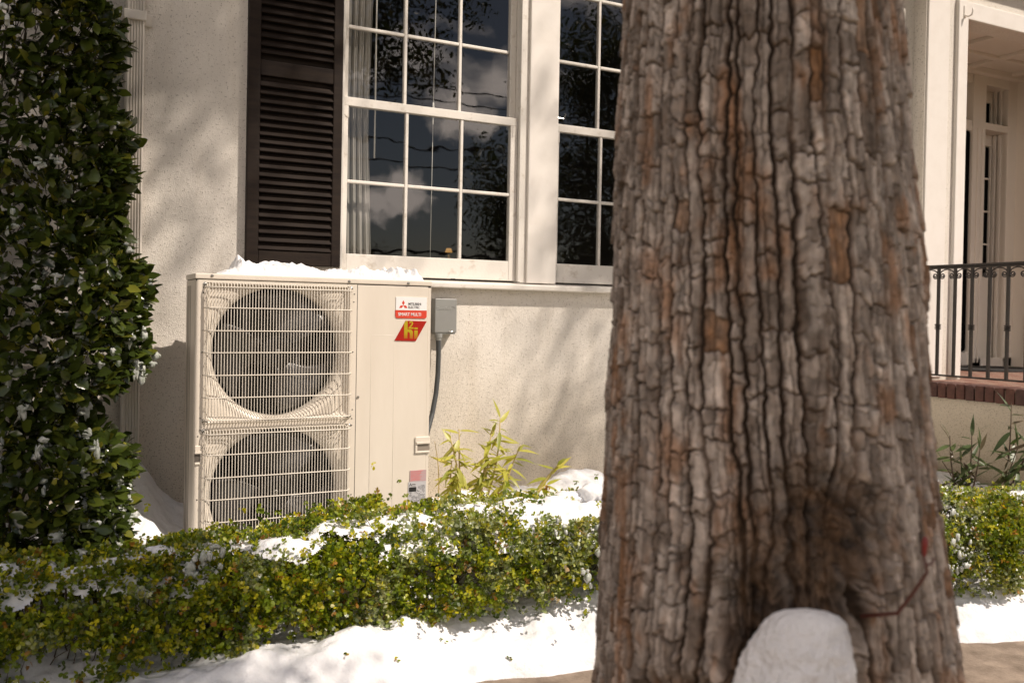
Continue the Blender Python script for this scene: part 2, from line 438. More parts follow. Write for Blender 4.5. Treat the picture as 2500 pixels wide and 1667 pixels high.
def fastmesh(name, V, F, mat, tint=None, smooth=False):
    V = np.asarray(V, dtype=np.float32)
    F = np.asarray(F, dtype=np.int32)
    me = bpy.data.meshes.new(name)
    k = F.shape[1]
    me.vertices.add(len(V)); me.vertices.foreach_set('co', V.ravel())
    me.loops.add(F.size); me.loops.foreach_set('vertex_index', F.ravel())
    me.polygons.add(len(F))
    me.polygons.foreach_set('loop_start', np.arange(0, F.size, k, dtype=np.int32))
    me.polygons.foreach_set('loop_total', np.full(len(F), k, dtype=np.int32))
    if smooth:
        me.polygons.foreach_set('use_smooth', np.ones(len(F), dtype=bool))
    if tint is not None:
        a = me.attributes.new('tint', 'FLOAT_COLOR', 'POINT')
        c = np.ones((len(V), 4), dtype=np.float32); c[:, :3] = tint
        a.data.foreach_set('color', c.ravel())
    me.update(calc_edges=True)
    me.validate()
    me.materials.append(mat)
    return me

class G:
    """collects shapes in world coordinates, links them as one mesh"""
    def __init__(s): s.V = []; s.F = []
    def add(s, V, F):
        n = len(s.V); s.V += [tuple(v) for v in V]; s.F += [tuple(i + n for i in f) for f in F]; return s
    def box(s, x0, x1, y0, y1, z0, z1):
        return s.add([(x0, y0, z0), (x1, y0, z0), (x1, y1, z0), (x0, y1, z0), (x0, y0, z1), (x1, y0, z1), (x1, y1, z1), (x0, y1, z1)],
                     [(0, 3, 2, 1), (4, 5, 6, 7), (0, 1, 5, 4), (1, 2, 6, 5), (2, 3, 7, 6), (3, 0, 4, 7)])
    def tube(s, pts, r, n=6, cap=True):
        pts = [Vector(p) for p in pts]
        rs = r if isinstance(r, (list, tuple)) else [r] * len(pts)
        V, F = [], []
        prev = None
        for i, p in enumerate(pts):
            d = (pts[min(i + 1, len(pts) - 1)] - pts[max(i - 1, 0)])
            if d.length < 1e-9: d = Vector((0, 0, 1))
            d.normalize()
            if prev is None:
                a = Vector((0, 0, 1)) if abs(d.z) < 0.9 else Vector((1, 0, 0))
                u = d.cross(a).normalized()
            else:
                u = (prev - d * prev.dot(d))
                u = u.normalized() if u.length > 1e-6 else d.orthogonal().normalized()
            prev = u
            w = d.cross(u)
            for j in range(n):
                a = 2 * math.pi * j / n
                V.append(p + (u * math.cos(a) + w * math.sin(a)) * rs[i])
        for i in range(len(pts) - 1):
            for j in range(n):
                k = (j + 1) % n
                F.append((i * n + j, i * n + k, (i + 1) * n + k, (i + 1) * n + j))
        if cap:
            F.append(tuple(reversed(range(n)))); F.append(tuple((len(pts) - 1) * n + j for j in range(n)))
        return s.add(V, F)
    def lathe(s, c, axis, prof, n=20):
        """prof: list of (distance along axis, radius)"""
        c = Vector(c); d = Vector(axis).normalized(); u = d.orthogonal().normalized(); w = d.cross(u)
        V, F = [], []
        for (h, r) in prof:
            for j in range(n):
                a = 2 * math.pi * j / n
                V.append(c + d * h + (u * math.cos(a) + w * math.sin(a)) * max(r, 1e-5))
        for i in range(len(prof) - 1):
            for j in range(n):
                k = (j + 1) % n
                F.append((i * n + j, i * n + k, (i + 1) * n + k, (i + 1) * n + j))
        F.append(tuple(reversed(range(n)))); F.append(tuple((len(prof) - 1) * n + j for j in range(n)))
        return s.add(V, F)
    def prism(s, poly, y0, y1):
        """polygon in x,z extruded along y"""
        n = len(poly)
        V = [(x, y0, z) for x, z in poly] + [(x, y1, z) for x, z in poly]
        F = [tuple(range(n)), tuple(reversed(range(n, 2 * n)))]
        for i in range(n):
            j = (i + 1) % n
            F.append((i, i + n, j + n, j))
        return s.add(V, F)
    def data(s, name, mat, org=(0, 0, 0), smooth=False):
        me = bpy.data.meshes.new(name)
        ox, oy, oz = org
        me.from_pydata([(v[0] - ox, v[1] - oy, v[2] - oz) for v in s.V], [], s.F)
        bm = bmesh.new(); bm.from_mesh(me); bmesh.ops.recalc_face_normals(bm, faces=bm.faces); bm.to_mesh(me); bm.free()
        if smooth:
            for p in me.polygons: p.use_smooth = True
        me.materials.append(mat)
        return me
    def build(s, name, mat, parent=None, smooth=False, bevel=0.0, seg=2):
        org = WORLD[parent.name] if parent is not None else Vector((0, 0, 0))
        o = place(name, s.data(name, mat, org, smooth), parent, org)
        if bevel:
            b = o.modifiers.new('bevel', 'BEVEL'); b.width = bevel; b.segments = seg; b.limit_method = 'ANGLE'
            b.angle_limit = math.radians(40)
        if smooth == 'angle':
            pass
        return o

def text(name, body, size, loc, mat, parent, sx=1.0, off=0.0, extr=0.0006, align='LEFT', rot=(math.pi / 2, 0, 0), space=1.0):
    c = bpy.data.curves.new(name, 'FONT')
    c.body = body; c.size = size; c.extrude = extr; c.offset = off; c.align_x = align
    c.space_character = space
    c.materials.append(mat)
    tmp = bpy.data.objects.new('tmp', c); COL.objects.link(tmp)
    bpy.context.view_layer.update()
    me = bpy.data.meshes.new_from_object(tmp.evaluated_get(bpy.context.evaluated_depsgraph_get()))
    bpy.data.objects.remove(tmp)
    me.materials.clear(); me.materials.append(mat)
    o = place(name, me, parent, loc, rot)
    o.scale = (sx, 1, 1)
    return o

def smoothstep(a, b, x):
    t = np.clip((x - a) / (b - a), 0, 1)
    return t * t * (3 - 2 * t)

_perm = np.random.default_rng(5).permutation(4096)
def _hash(ix, iy, k=0):
    return _perm[(_perm[(ix + 57 * k) % 4096] + iy) % 4096] / 4096.0
def vnoise(x, y, k=0):
    x = np.asarray(x, float); y = np.asarray(y, float)
    ix = np.floor(x).astype(int); iy = np.floor(y).astype(int)
    fx = x - ix; fy = y - iy
    fx = fx * fx * (3 - 2 * fx); fy = fy * fy * (3 - 2 * fy)
    a = _hash(ix, iy, k); b = _hash(ix + 1, iy, k); c = _hash(ix, iy + 1, k); d = _hash(ix + 1, iy + 1, k)
    return (a * (1 - fx) + b * fx) * (1 - fy) + (c * (1 - fx) + d * fx) * fy
def fbm(x, y, oct=4, k=0):
    s = 0; a = 0.5
    for i in range(oct):
        s = s + a * (vnoise(x * 2 ** i + 17.3 * i, y * 2 ** i + 9.1 * i, k + i) - 0.5) * 2
        a *= 0.5
    return s

LEAF6 = np.array([(0, 0, 0), (0.40, 0.46, 0.05), (0.80, 0.44, 0.05), (1, 0, 0), (0.80, -0.44, 0.05), (0.40, -0.46, 0.05)])
LEAF6F = [(0, 1, 2, 3, 4, 5)]
LEAF8 = np.array([(0, 0, 0), (0.25, 0.36, 0.10), (0.6, 0.5, 0.10), (0.88, 0.22, 0.02), (1.0, 0, -0.06), (0.88, -0.22, 0.02), (0.6, -0.5, 0.10),
                  (0.25, -0.36, 0.10), (0.3, 0, 0), (0.65, 0, -0.01)])
LEAF8F = [(0, 8, 1), (1, 8, 2), (8, 9, 2), (2, 9, 3), (3, 9, 4), (0, 7, 8), (7, 6, 8), (8, 6, 9), (6, 5, 9), (5, 4, 9)]
LEAFD = np.array([(0, 0, 0), (0.5, 0.5, 0.06), (1, 0, 0), (0.5, -0.5, 0.06)])
LEAFDF = [(0, 1, 2, 3)]

def unit(a):
    return a / np.maximum(np.linalg.norm(a, axis=-1, keepdims=True), 1e-9)

def leaves(P, D, Nn, Ln, Wd, tmpl, faces, tint):
    """P base, D axis, Nn normal -> stacked leaf geometry"""
    D = unit(D); S = unit(np.cross(D, Nn)); U = np.cross(S, D)
    n = len(P); k = len(tmpl)
    Ln = np.asarray(Ln).reshape(-1, 1, 1); Wd = np.asarray(Wd).reshape(-1, 1, 1)
    V = (P[:, None, :] + D[:, None, :] * tmpl[None, :, 0:1] * Ln + S[:, None, :] * tmpl[None, :, 1:2] * Wd + U[:, None, :] * tmpl[None, :, 2:3] * Wd)
    F = (np.array(faces)[None] + (np.arange(n) * k)[:, None, None])
    return V.reshape(-1, 3), F.reshape(-1, len(faces[0])), np.repeat(tint, k, axis=0)

def rand_unit(n):
    return unit(RNG.normal(size=(n, 3)))

def palette(n, cols, w=None, jit=0.25):
    cols = np.array(cols)
    i = RNG.choice(len(cols), n, p=w)
    return cols[i] * (1 + jit * RNG.uniform(-1, 1, (n, 1)))

# ================================================================== SETTING
def interp_edge(X):
    return np.interp(X, [-6, -1, 0, 1.45, 1.82, 3.4, 3.65, 6, 9], [-2.0, -1.85, -1.72, -1.50, -1.58, -1.94, -2.05, -2.9, -3.6])

g = G().box(-60, 60, -120, 40, -0.5, -0.06); o = g.build('ground', M['lawn']); tag(o, kind='structure')
g = G(); g.add([(-9, -3.95, -0.004), (14, -3.95, -0.004), (14, -0.9, -0.004), (-9, -0.9, -0.004), (-9, -5.4, -0.004), (14, -5.4, -0.004)], [(4, 5, 2, 3)])
g.V = [(x, y, z) for x, y, z in g.V]
o = g.build('sidewalk', M['concrete']); tag(o, kind='structure')
g = G().box(-60, 60, -15.5, -8.5, -0.1, -0.05); o = g.build('street', M['asphalt']); tag(o, kind='structure')
g = G().box(-60, 60, -8.5, -8.3, -0.1, 0.06); o = g.build('kerb', M['concrete'], bevel=0.02); tag(o, kind='structure')

# --- snow on the ground between the wall and the walk
def snow_h(X, Y):
    e = interp_edge(X) + 0.035 * fbm(X * 6, Y * 6 + 3, 4, 3) + 0.03 * fbm(X * 1.5, Y * 0 + 8, 2, 5)
    v = Y - e
    h = np.interp(v, [-0.02, 0.0, 0.03, 0.12, 0.3, 0.55, 0.9, 1.2], [-0.05, 0.0, 0.045, 0.08, 0.115, 0.15, 0.24, 0.27])
    h = h + np.interp(Y, [-0.9, -0.35, 0], [0, 0.06, 0.10])
    h = h + 0.22 * np.exp(-((X - 0.36) / 0.13) ** 2 - (Y / 0.28) ** 2) + 0.09 * np.exp(-((X - 0.1) / 0.3) ** 2 - (Y / 0.4) ** 2)
    h = h + 0.14 * np.exp(-((X - 2.62) / 0.22) ** 2 - ((Y + 0.22) / 0.16) ** 2)
    h = h + 0.05 * np.exp(-((X - 1.0) / 0.4) ** 2 - ((Y + 1.35) / 0.12) ** 2)
    amp = smoothstep(0.02, 0.2, v)
    h = h + amp * (0.040 * fbm(X * 2.6, Y * 2.6, 3, 1) + 0.032 * fbm(X * 9, Y * 9, 4, 2) + 0.006 * fbm(X * 40, Y * 40, 2, 4))
    h = h + 0.085 * smoothstep(0.55, 1.5, X) * smoothstep(0.06, 0.42, v) * smoothstep(1.3, 0.6, v)
    # scalloped blobs, the way it was dropped
    h = h + amp * 0.02 * np.abs(fbm(X * 5, Y * 5, 2, 9))
    return h
nx, ny = 760, 260
xs = np.linspace(-2.6, 5.34, nx); ys = np.linspace(0, 1, ny)
XX, TT = np.meshgrid(xs, ys)
E0 = interp_edge(XX) - 0.10
YY = E0 + (0.0 - E0) * TT ** 1.25
ZZ = snow_h(XX, YY)
V = np.stack([XX, YY, ZZ], -1).reshape(-1, 3)
idx = np.arange(nx * ny).reshape(ny, nx)
F = np.stack([idx[:-1, :-1], idx[:-1, 1:], idx[1:, 1:], idx[1:, :-1]], -1).reshape(-1, 4)
o = place('snow', fastmesh('snow', V, F, M['snow'], smooth=True)); tag(o, 'white snow lying on the ground around the clipped hedges', 'snow', kind='stuff')
def ground_z(x, y): return float(snow_h(np.array([x]), np.array([y]))[0])

# ================================================================== HOUSE
house = empty('house', (0, 0, 0), 'white stucco house with brown shutter, gridded windows and a brick edged porch', 'house')
WTOP = 4.6
g = G()
T = 0.22
W_L, W_R, W_B, W_T = 1.322, 3.54, 1.449, 3.66       # window opening
g.box(-5, W_L, 0, T, -0.1, WTOP)
g.box(W_R, 5.436, 0, T, -0.1, WTOP)
g.box(W_L, W_R, 0, T, -0.1, W_B)
g.box(W_L, W_R, 0, T, W_T, WTOP)
g.build('wall', M['stucco'], house)
g = G()                                                # portico front
g.box(5.436, 5.874, -0.10, 0.22, -0.1, WTOP)
g.box(7.90, 11.0, -0.10, 0.22, -0.1, WTOP)
g.box(5.874, 7.90, -0.10, 0.12, 3.50, WTOP)
g.build('portico_wall', M['stucco'], house)
g = G().box(5.448, 5.665, -0.112, -0.098, 0.93, 4.19); g.build('corner_board', M['paint'], house, bevel=0.004)
g = G().box(-5, 11, -0.42, 0.3, 4.19, 4.30).box(-5, 11, -0.455, -0.4, 4.17, 4.42); g.build('eave', M['paint'], house, bevel=0.01)
g = G(); g.add([(-5.2, -0.47, 4.42), (11.2, -0.47, 4.42), (11.2, 4, 6.4), (-5.2, 4, 6.4), (-5.2, 4, 4.42), (11.2, 4, 4.42)], [(0, 1, 2, 3), (0, 4, 5, 1), (0, 3, 4), (1, 5, 2)])
g.build('roof', M['farroof'], house)
# casing of the porch opening
g = G().box(5.740, 5.856, -0.118, -0.099, 0.93, 3.60).box(5.7402, 8.02, -0.117, -0.0985, 3.474, 3.598).box(5.743, 5.768, -0.126, -0.117, 0.93, 3.59)
g.box(5.850, 5.8735, -0.099, 0.12, 0.93, 3.48)
g.build('door_casing', M['paint'], house, bevel=0.005)
# hook
g = G().box(5.800, 5.822, -0.124, -0.116, 3.475, 3.560); hk = g.build('wall_hook', M['paint'], house, bevel=0.003)
g = G().tube([(5.811, -0.122, 3.49), (5.811, -0.145, 3.476), (5.822, -0.165, 3.485), (5.828, -0.17, 3.515), (5.826, -0.168, 3.53)], 0.006, 8); g.build('hook_arm', M['paint'], hk, smooth=True)

# --- vestibule
ve = G()
ve.box(5.80, 5.874, 0.16, 2.0, 0.91, 3.7)
ve.box(5.874, 8.30, 1.052, 1.10, 0.91, 0.99)
o = ve.build('vestibule_wall', M['paint_in'], house)
g = G().box(5.80, 8.40, 0.12, 1.60, 3.627, 3.70)
for x in (6.2, 6.8, 7.4, 8.0):
    g.box(x - 0.035, x + 0.035, 0.14, 1.05, 3.595, 3.628)
for y in (0.30, 0.72):
    g.box(5.87, 8.16, y - 0.03, y + 0.03, 3.598, 3.6285)
g.box(5.87, 8.163, 0.98, 1.052, 3.575, 3.6275)
g.build('ceiling', M['paint_in'], house, bevel=0.006)
# back wall with recessed sidelight (opens 7.72..8.05), transom above
Yb, D = 1.052, 0.30
g = G()
g.box(7.541, 7.718, Yb, Yb + D, 0.91, 3.63)
g.box(8.048, 8.30, Yb, Yb + D, 0.91, 3.63)
g.box(7.718, 8.048, Yb + 0.001, Yb + D, 3.093, 3.157)
g.box(7.718, 8.048, Yb + 0.001, Yb + D, 3.50, 3.63)
g.box(5.87, 7.53, Yb + 0.002, Yb + D, 3.06, 3.157)
g.box(5.87, 7.53, Yb + 0.002, Yb + D, 3.50, 3.63)
bw = g.build('door_surround', M['paint_in'], house, bevel=0.004)
g = G()
for a, b in ((7.60, 7.66),):
    g.box(a - 0.005, a + 0.02, Yb - 0.018, Yb, 0.95, 3.09)
    g.box(b, b + 0.015, Yb - 0.012, Yb, 0.95, 3.09)
for k, (dx, dy) in enumerate(((0.0, 0.0), (-0.012, 0.06), (-0.020, 0.11))):
    g.box(8.048 + dx - 0.012, 8.05 + dx, Yb + dy, Yb + dy + 0.03, 0.95, 3.09)
    g.box(8.048 + dx - 0.012, 8.05 + dx, Yb + dy, Yb + dy + 0.03, 3.16, 3.50)
g.build('panel_moulding', M['paint_in'], bw, bevel=0.003)
g = G()
g.box(7.718, 8.036, Yb + 0.15, Yb + 0.19, 0.95, 1.747)
g.box(7.718, 7.77, Yb + 0.151, Yb + 0.191, 1.747, 3.093)
g.box(8.010, 8.036, Yb + 0.1505, Yb + 0.1905, 1.747, 3.093)
g.box(7.77, 8.010, Yb + 0.1515, Yb + 0.1915, 2.987, 3.093)
for z in (2.68, 2.37, 2.06):
    g.box(7.77, 8.010, Yb + 0.154, Yb + 0.18, z - 0.008, z + 0.008)
sl = g.build('sidelight', M['paint_in'], house, bevel=0.003)
for z0, z1 in ((1.755, 2.052), (2.068, 2.362), (2.378, 2.672), (2.688, 2.98)):
    G().box(7.772, 8.008, Yb + 0.168, Yb + 0.174, z0, z1).build('pane', M['door_black'], sl)
g = G().box(7.718, 8.036, Yb + 0.15, Yb + 0.19, 3.157, 3.179).box(7.718, 8.036, Yb + 0.152, Yb + 0.192, 3.393, 3.5).box(8.000, 8.036, Yb + 0.151, Yb + 0.191, 3.179, 3.393)
tl = g.build('transom', M['paint_in'], house, bevel=0.003)
G().box(7.72, 8.000, Yb + 0.168, Yb + 0.174, 3.18, 3.392).build('pane', M['door_black'], tl)
g = G().box(5.88, 7.53, Yb + 0.24, Yb + 0.28, 3.157, 3.5); g.build('transom_panel', M['paint_in'], house)
# dark door leaf
g = G().box(6.45, 7.515, Yb - 0.004, Yb + 0.06, 1.05, 3.06); dr = g.build('door', M['door_black'], house, bevel=0.03, seg=4)
g = G().box(7.517, 7.540, Yb - 0.02, Yb + 0.12, 0.93, 3.10).box(5.9, 7.53, Yb - 0.01, Yb + 0.12, 0.93, 1.045).box(5.87, 6.44, Yb, Yb + 0.12, 1.045, 3.06)
g.build('door_frame', M['paint_in'], house, bevel=0.004)
# right panelled wall
g = G().box(8.163, 8.24, -0.1, 1.052, 0.91, 3.63)
pw = g.build('panelled_wall', M['paint_in'], house)
for (z0, z1) in ((1.0, 1.55), (1.66, 2.21), (2.32, 2.80), (2.9, 3.45)):
    G().box(8.150, 8.164, 0.30, 0.93, z0, z1).box(8.138, 8.151, 0.37, 0.86, z0 + 0.07, z1 - 0.07).build('raised_panel', M['paint_in'], pw, bevel=0.006)

# --- porch
g = G().box(5.385, 11.0, -2.6, -0.101, -0.1, 0.815); g.build('porch_base', M['stucco_tan'], house)
g = G().box(5.375, 11.0, -2.6, -0.1015, 0.8155, 0.896).box(5.87, 8.16, -0.1, 1.06, 0.80, 0.896); g.build('mortar_bed', M['mortar'], house)
g = G().box(5.575, 11.0, -2.6, -0.103, 0.896, 0.909).box(5.874, 8.163, -0.1025, 1.05, 0.896, 0.9095); o = g.build('porch_floor', M['pavers'], house)
bricks = []
for k in range(3):
    g = G().box(0, 0.205, -0.0285, 0.0285, 0.812, 0.910)
    me = g.data('brick', M['brick'])
    bm = bmesh.new(); bm.from_mesh(me)
    for v in bm.verts: v.co += Vector((random.uniform(-.002, .002), random.uniform(-.0012, .0012), random.uniform(-.0015, .0015)))
    bmesh.ops.bevel(bm, geom=bm.edges[:], offset=0.003, segments=1, affect='EDGES'); bm.to_mesh(me); bm.free()
    bricks.append(me)
y = -0.14; k = 0
while y > -2.58:
    place('brick', bricks[k % 3], house, (5.360 + random.uniform(-.002, .002), y, random.uniform(-.001, .001))); y -= 0.0685; k += 1

# --- downspout
ds = empty('downspout', (0.37, 0, 0.3), 'pale fluted downspout fixed to the wall beside the big shrub', 'downspout')
prof = [(0.330, 0.0), (0.330, -0.055), (0.336, -0.064)]
x = 0.342
for k in range(5):
    prof += [(x, -0.064), (x + 0.0025, -0.058), (x + 0.0065, -0.058), (x + 0.009, -0.064)]
    x += 0.0118
prof += [(0.402, -0.062), (0.406, -0.055), (0.406, 0.0)]
V = [(x, y - 0.002, 0.46) for x, y in prof] + [(x, y - 0.002, 4.2) for x, y in prof]
n = len(prof); g = G(); g.add(V, [(i, i + 1, i + 1 + n, i + n) for i in range(n - 1)]); g.build('pipe', M['spout'], ds)
g = G().box(0.319, 0.412, -0.076, -0.003, 2.585, 2.628).box(0.30, 0.335, -0.012, -0.0025, 2.578, 2.632).box(0.408, 0.445, -0.012, -0.0025, 2.578, 2.632)
g.build('strap', M['spout'], ds, bevel=0.004)
g = G().box(0.328, 0.409, -0.074, -0.003, 0.20, 0.50).box(0.322, 0.415, -0.08, -0.004, 0.435, 0.45); g.build('pipe_shoe', M['spout'], ds, bevel=0.003)
G().lathe((0.352, -0.082, 0.475), (0, -1, 0), [(-0.01, 0.005), (0.003, 0.005), (0.005, 0.003)], 10).build('rivet', M['seam'], ds)
G().lathe((0.392, -0.082, 0.470), (0, -1, 0), [(-0.01, 0.004), (0.003, 0.004), (0.005, 0.002)], 10).build('rivet', M['seam'], ds)

# --- shutter
sh = tag(place('shutter', None, house, (1.09, -0.03, 1.5)), 'dark brown louvred shutter')
def spart(name, b, bev=0.004, mat='shutter'):
    return G().box(*b).build(name, M[mat], sh, bevel=bev)
spart('stile', (0.863, 0.920, -0.042, -0.004, 1.535, 3.62))
spart('stile', (1.272, 1.318, -0.042, -0.004, 1.535, 3.62))
spart('rail', (0.9205, 1.2715, -0.040, -0.006, 1.535, 1.600))
spart('rail', (0.9205, 1.2715, -0.040, -0.006, 2.425, 2.498))
spart('rail', (0.9205, 1.2715, -0.040, -0.006, 3.55, 3.62))
spart('backing', (0.9205, 1.2715, -0.012, -0.008, 1.60, 3.55), 0)
slats = []
for k in range(4):
    g = G()
    nseg = 8; V = []; 
    for i in range(nseg + 1):
        xx = -0.1755 + 0.351 * i / nseg; j = random.uniform(-0.0006, 0.0006)
        for (yy, zz) in ((-0.024, -0.016 + j), (-0.020, -0.019 + j), (0.010, 0.014 + j), (0.006, 0.018 + j)):
            V.append((xx, yy, zz))
    F = []
    for i in range(nseg):
        for a in range(4):
            b = (a + 1) % 4
            F.append((i * 4 + a, i * 4 + b, (i + 1) * 4 + b, (i + 1) * 4 + a))
    F += [(0, 1, 2, 3), tuple(nseg * 4 + a for a in (3, 2, 1, 0))]
    g.add(V, F); slats.append(g.data('slat', M['shutter']))
z = 1.622; k = 0
while z < 3.54:
    if not (2.405 < z < 2.515):
        place('slat', slats[k % 4], sh, (1.096 + random.uniform(-.0008, .0008), -0.021, z + random.uniform(-.0012, .0012)),
              (random.uniform(-.05, .05), random.uniform(-.002, .002), 0)); k += 1
    z += 0.0385

# --- windows
def window(x0, x1, glassL, glassR, mx, label):
    w = tag(place('window', None, house, ((x0 + x1) / 2, 0, 1.5)), label)
    def P(name, *b, bev=0.003, mat='paint_old'):
        return G().box(*b).build(name, M[mat], w, bevel=bev)
    # upper sash sits 3.5 cm behind the lower one
    yu, yl = 0.055, 0.018
    zr = 2.345
    P('jamb', x0, glassL - 0.030, -0.018, 0.12, 1.49, 3.60)
    P('jamb', glassR + 0.045, x1, -0.006, 0.12, 1.49, 3.60)
    P('parting_bead', glassR + 0.043, glassR + 0.050, 0.034, 0.046, 1.50, 3.58)
    P('head', x0, x1, -0.02, 0.12, 3.58, 3.66)
    P('stile', glassL - 0.030, glassL, yl, yl + 0.035, 1.50, 2.385)
    P('stile', glassR, glassR + 0.042, yl, yl + 0.035, 1.50, 2.385)
    P('stile', glassL - 0.028, glassL + 0.008, yu, yu + 0.035, 2.335, 3.58)
    P('stile', glassR + 0.008, glassR + 0.044, yu, yu + 0.035, 2.335, 3.58)
    P('bottom_rail', glassL, glassR, yl + 0.001, yl + 0.034, 1.500, 1.607)
    P('meeting_rail', glassL - 0.03, glassR + 0.042, yl - 0.002, yl + 0.036, zr, zr + 0.044)
    P('top_rail', glassL, glassR, yu, yu + 0.035, 3.52, 3.58)
    # sash horns
    for hx in (glassL - 0.030, glassR + 0.012):
        G().prism([(hx, 2.345), (hx + 0.030, 2.345), (hx + 0.028, 2.325), (hx + 0.022, 2.305), (hx + 0.010, 2.290), (hx, 2.285)] if hx > glassL else
                  [(hx, 2.345), (hx + 0.030, 2.345), (hx + 0.030, 2.285), (hx + 0.018, 2.290), (hx + 0.008, 2.305), (hx + 0.002, 2.325)], yl - 0.0025, yl + 0.03).build('sash_horn', M['paint_old'], w)
    bars = [glassL] + list(mx) + [glassR]
    lo = [1.607, 1.969, zr]; up = [zr + 0.044, 2.753, 3.138, 3.52]
    for yy, zs, dxx in ((yl, lo, 0.0), (yu, up, 0.008)):
        for b in mx:
            P('muntin', b - 0.0085, b + 0.0085, yy + 0.002, yy + 0.028, zs[0], zs[-1], bev=0.004)
        for zz in zs[1:-1]:
            for i in range(3):
                P('muntin', bars[i] + (0.0085 if i else 0), bars[i + 1] - (0.0085 if i < 2 else 0), yy + 0.003, yy + 0.027, zz - 0.0085, zz + 0.0085, bev=0.004)
        for i in range(3):
            for j in range(len(zs) - 1):
                a, b, c, d = bars[i], bars[i + 1], zs[j], zs[j + 1]
                V = [((a - b) / 2, 0, (c - d) / 2), ((b - a) / 2, 0, (c - d) / 2), ((b - a) / 2, 0, (d - c) / 2), ((a - b) / 2, 0, (d - c) / 2)]
                me = bpy.data.meshes.new('pane'); me.from_pydata(V, [], [(0, 1, 2, 3)]); me.materials.append(M['glass'])
                place('pane', me, w, ((a + b) / 2, yy + 0.015, (c + d) / 2), (random.uniform(-.003, .003), 0, random.uniform(-.003, .003)))
    return w
w1 = window(1.322, 2.374, 1.366, 2.280, (1.680, 1.990), 'left gridded sash window with a sheer curtain behind it')
w2 = window(2.557, 3.54, 2.587, 3.470, (2.868, 3.170), 'right gridded sash window with a steel pole behind it')
G().box(2.374, 2.557, -0.022, 0.12, 1.49, 3.66).build('mullion', M['paint'], house, bevel=0.004)
g = G()
g.add([(1.30, -0.062, 1.449), (3.56, -0.062, 1.449), (3.56, -0.062, 1.478), (1.30, -0.062, 1.478), (1.30, 0.12, 1.500), (3.56, 0.12, 1.500), (1.30, 0.12, 1.449), (3.56, 0.12, 1.449)],
      [(0, 1, 2, 3), (3, 2, 5, 4), (0, 3, 4, 6), (1, 7, 5, 2), (0, 6, 7, 1), (4, 5, 7, 6)])
g.build('window_sill', M['paint_old'], house, bevel=0.006)
# flaking paint chips and gaps on the sill
g = G()
for (x, zz, ww) in ((1.92, 1.4965, 0.025), (2.60, 1.4935, 0.05), (2.84, 1.4935, 0.04), (2.30, 1.4925, 0.03)):
    g.add([(x, -0.0235, zz), (x + ww, -0.0235, zz), (x + ww, -0.0235, zz + 0.0035), (x, -0.0235, zz + 0.003)], [(0, 1, 2, 3)])
g.build('sill_gap', M['seam'], house)
# room behind
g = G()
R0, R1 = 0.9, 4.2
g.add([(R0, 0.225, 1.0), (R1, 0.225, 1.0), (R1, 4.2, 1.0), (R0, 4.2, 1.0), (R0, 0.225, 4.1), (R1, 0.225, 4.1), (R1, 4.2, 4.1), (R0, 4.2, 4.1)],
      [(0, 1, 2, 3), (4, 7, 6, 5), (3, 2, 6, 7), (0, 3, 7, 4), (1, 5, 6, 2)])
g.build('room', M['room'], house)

# curtain, cord, wand, pole, lamp
cu_x = np.linspace(1.335, 1.545, 120); cz = np.linspace(1.50, 3.60, 40)
CX, CZ = np.meshgrid(cu_x, cz)
u = (CX - 1.335) / 0.21
xw = 1.335 + (CX - 1.335) * np.interp(CZ, [1.5, 1.65, 2.3, 3.6], [0.95, 0.92, 0.82, 0.95])
CYy = 0.118 + 0.013 * np.sin(u * 34 + 0.6 * np.sin(CZ * 2)) + 0.006 * np.sin(u * 71 + CZ)
V = np.stack([xw, CYy, CZ], -1).reshape(-1, 3); idx = np.arange(CX.size).reshape(CX.shape)
F = np.stack([idx[:-1, :-1], idx[:-1, 1:], idx[1:, 1:], idx[1:, :-1]], -1).reshape(-1, 4)
o = place('curtain', fastmesh('curtain', V, F, M['curtain'], smooth=True)); tag(o, 'sheer white pleated curtain hanging behind the left window', 'curtain')
G().tube([(1.533, 0.10, 3.6), (1.533, 0.10, 2.11)], 0.0042, 8).build('blind_wand', M['cord'], w1, smooth=True)
g = G().tube([(1.868, 0.10, 3.6), (1.856, 0.10, 2.43)], 0.0016, 5).tube([(1.862, 0.10, 3.6), (1.856, 0.10, 2.43)], 0.0016, 5).tube([(1.856, 0.10, 2.42), (1.852, 0.10, 1.60)], 0.0018, 5)
g.lathe((1.856, 0.10, 2.40), (0, 0, 1), [(0, 0.003), (0.01, 0.006), (0.035, 0.004)], 8)
g.build('blind_cord', M['cord'], w1, smooth=True)
lp = empty('light_stand', (2.75, 0.35, 1.0), 'steel telescopic stand behind the glass of the right window', 'stand')
G().tube([(2.735, 0.35, 1.0), (2.74, 0.35, 2.40)], 0.012, 10).build('pole', M['chrome'], lp, smooth=True)
G().tube([(2.74, 0.35, 2.40), (2.742, 0.35, 2.75)], 0.007, 10).build('upper_pole', M['chrome'], lp, smooth=True)
G().lathe((2.74, 0.35, 2.40), (0, 0, 1), [(-0.03, 0.014), (-0.03, 0.020), (0.02, 0.020), (0.03, 0.010)], 12).build('collar', M['chrome'], lp)
G().lathe((2.742, 0.35, 2.50), (0, 0, 1), [(-0.03, 0.008), (-0.03, 0.022), (0.04, 0.022), (0.04, 0.008)], 12).build('clamp', M['chrome'], lp)
G().tube([(2.76, 0.34, 2.50), (2.80, 0.34, 2.50), (2.815, 0.34, 2.53)], 0.006, 8).build('knob', M['chrome'], lp)
_ = (3.06, 1.3, 1.0)
tl_ = empty('table_lamp', (2.565, 1.5, 1.3), 'lit orange table lamp glowing low behind the left window', 'lamp')
G().lathe((2.565, 1.5, 1.745), (0, 0, 1), [(0, 0.026), (0.028, 0.017)], 20).build('lamp_shade', M['lampshade'], tl_, smooth=True)
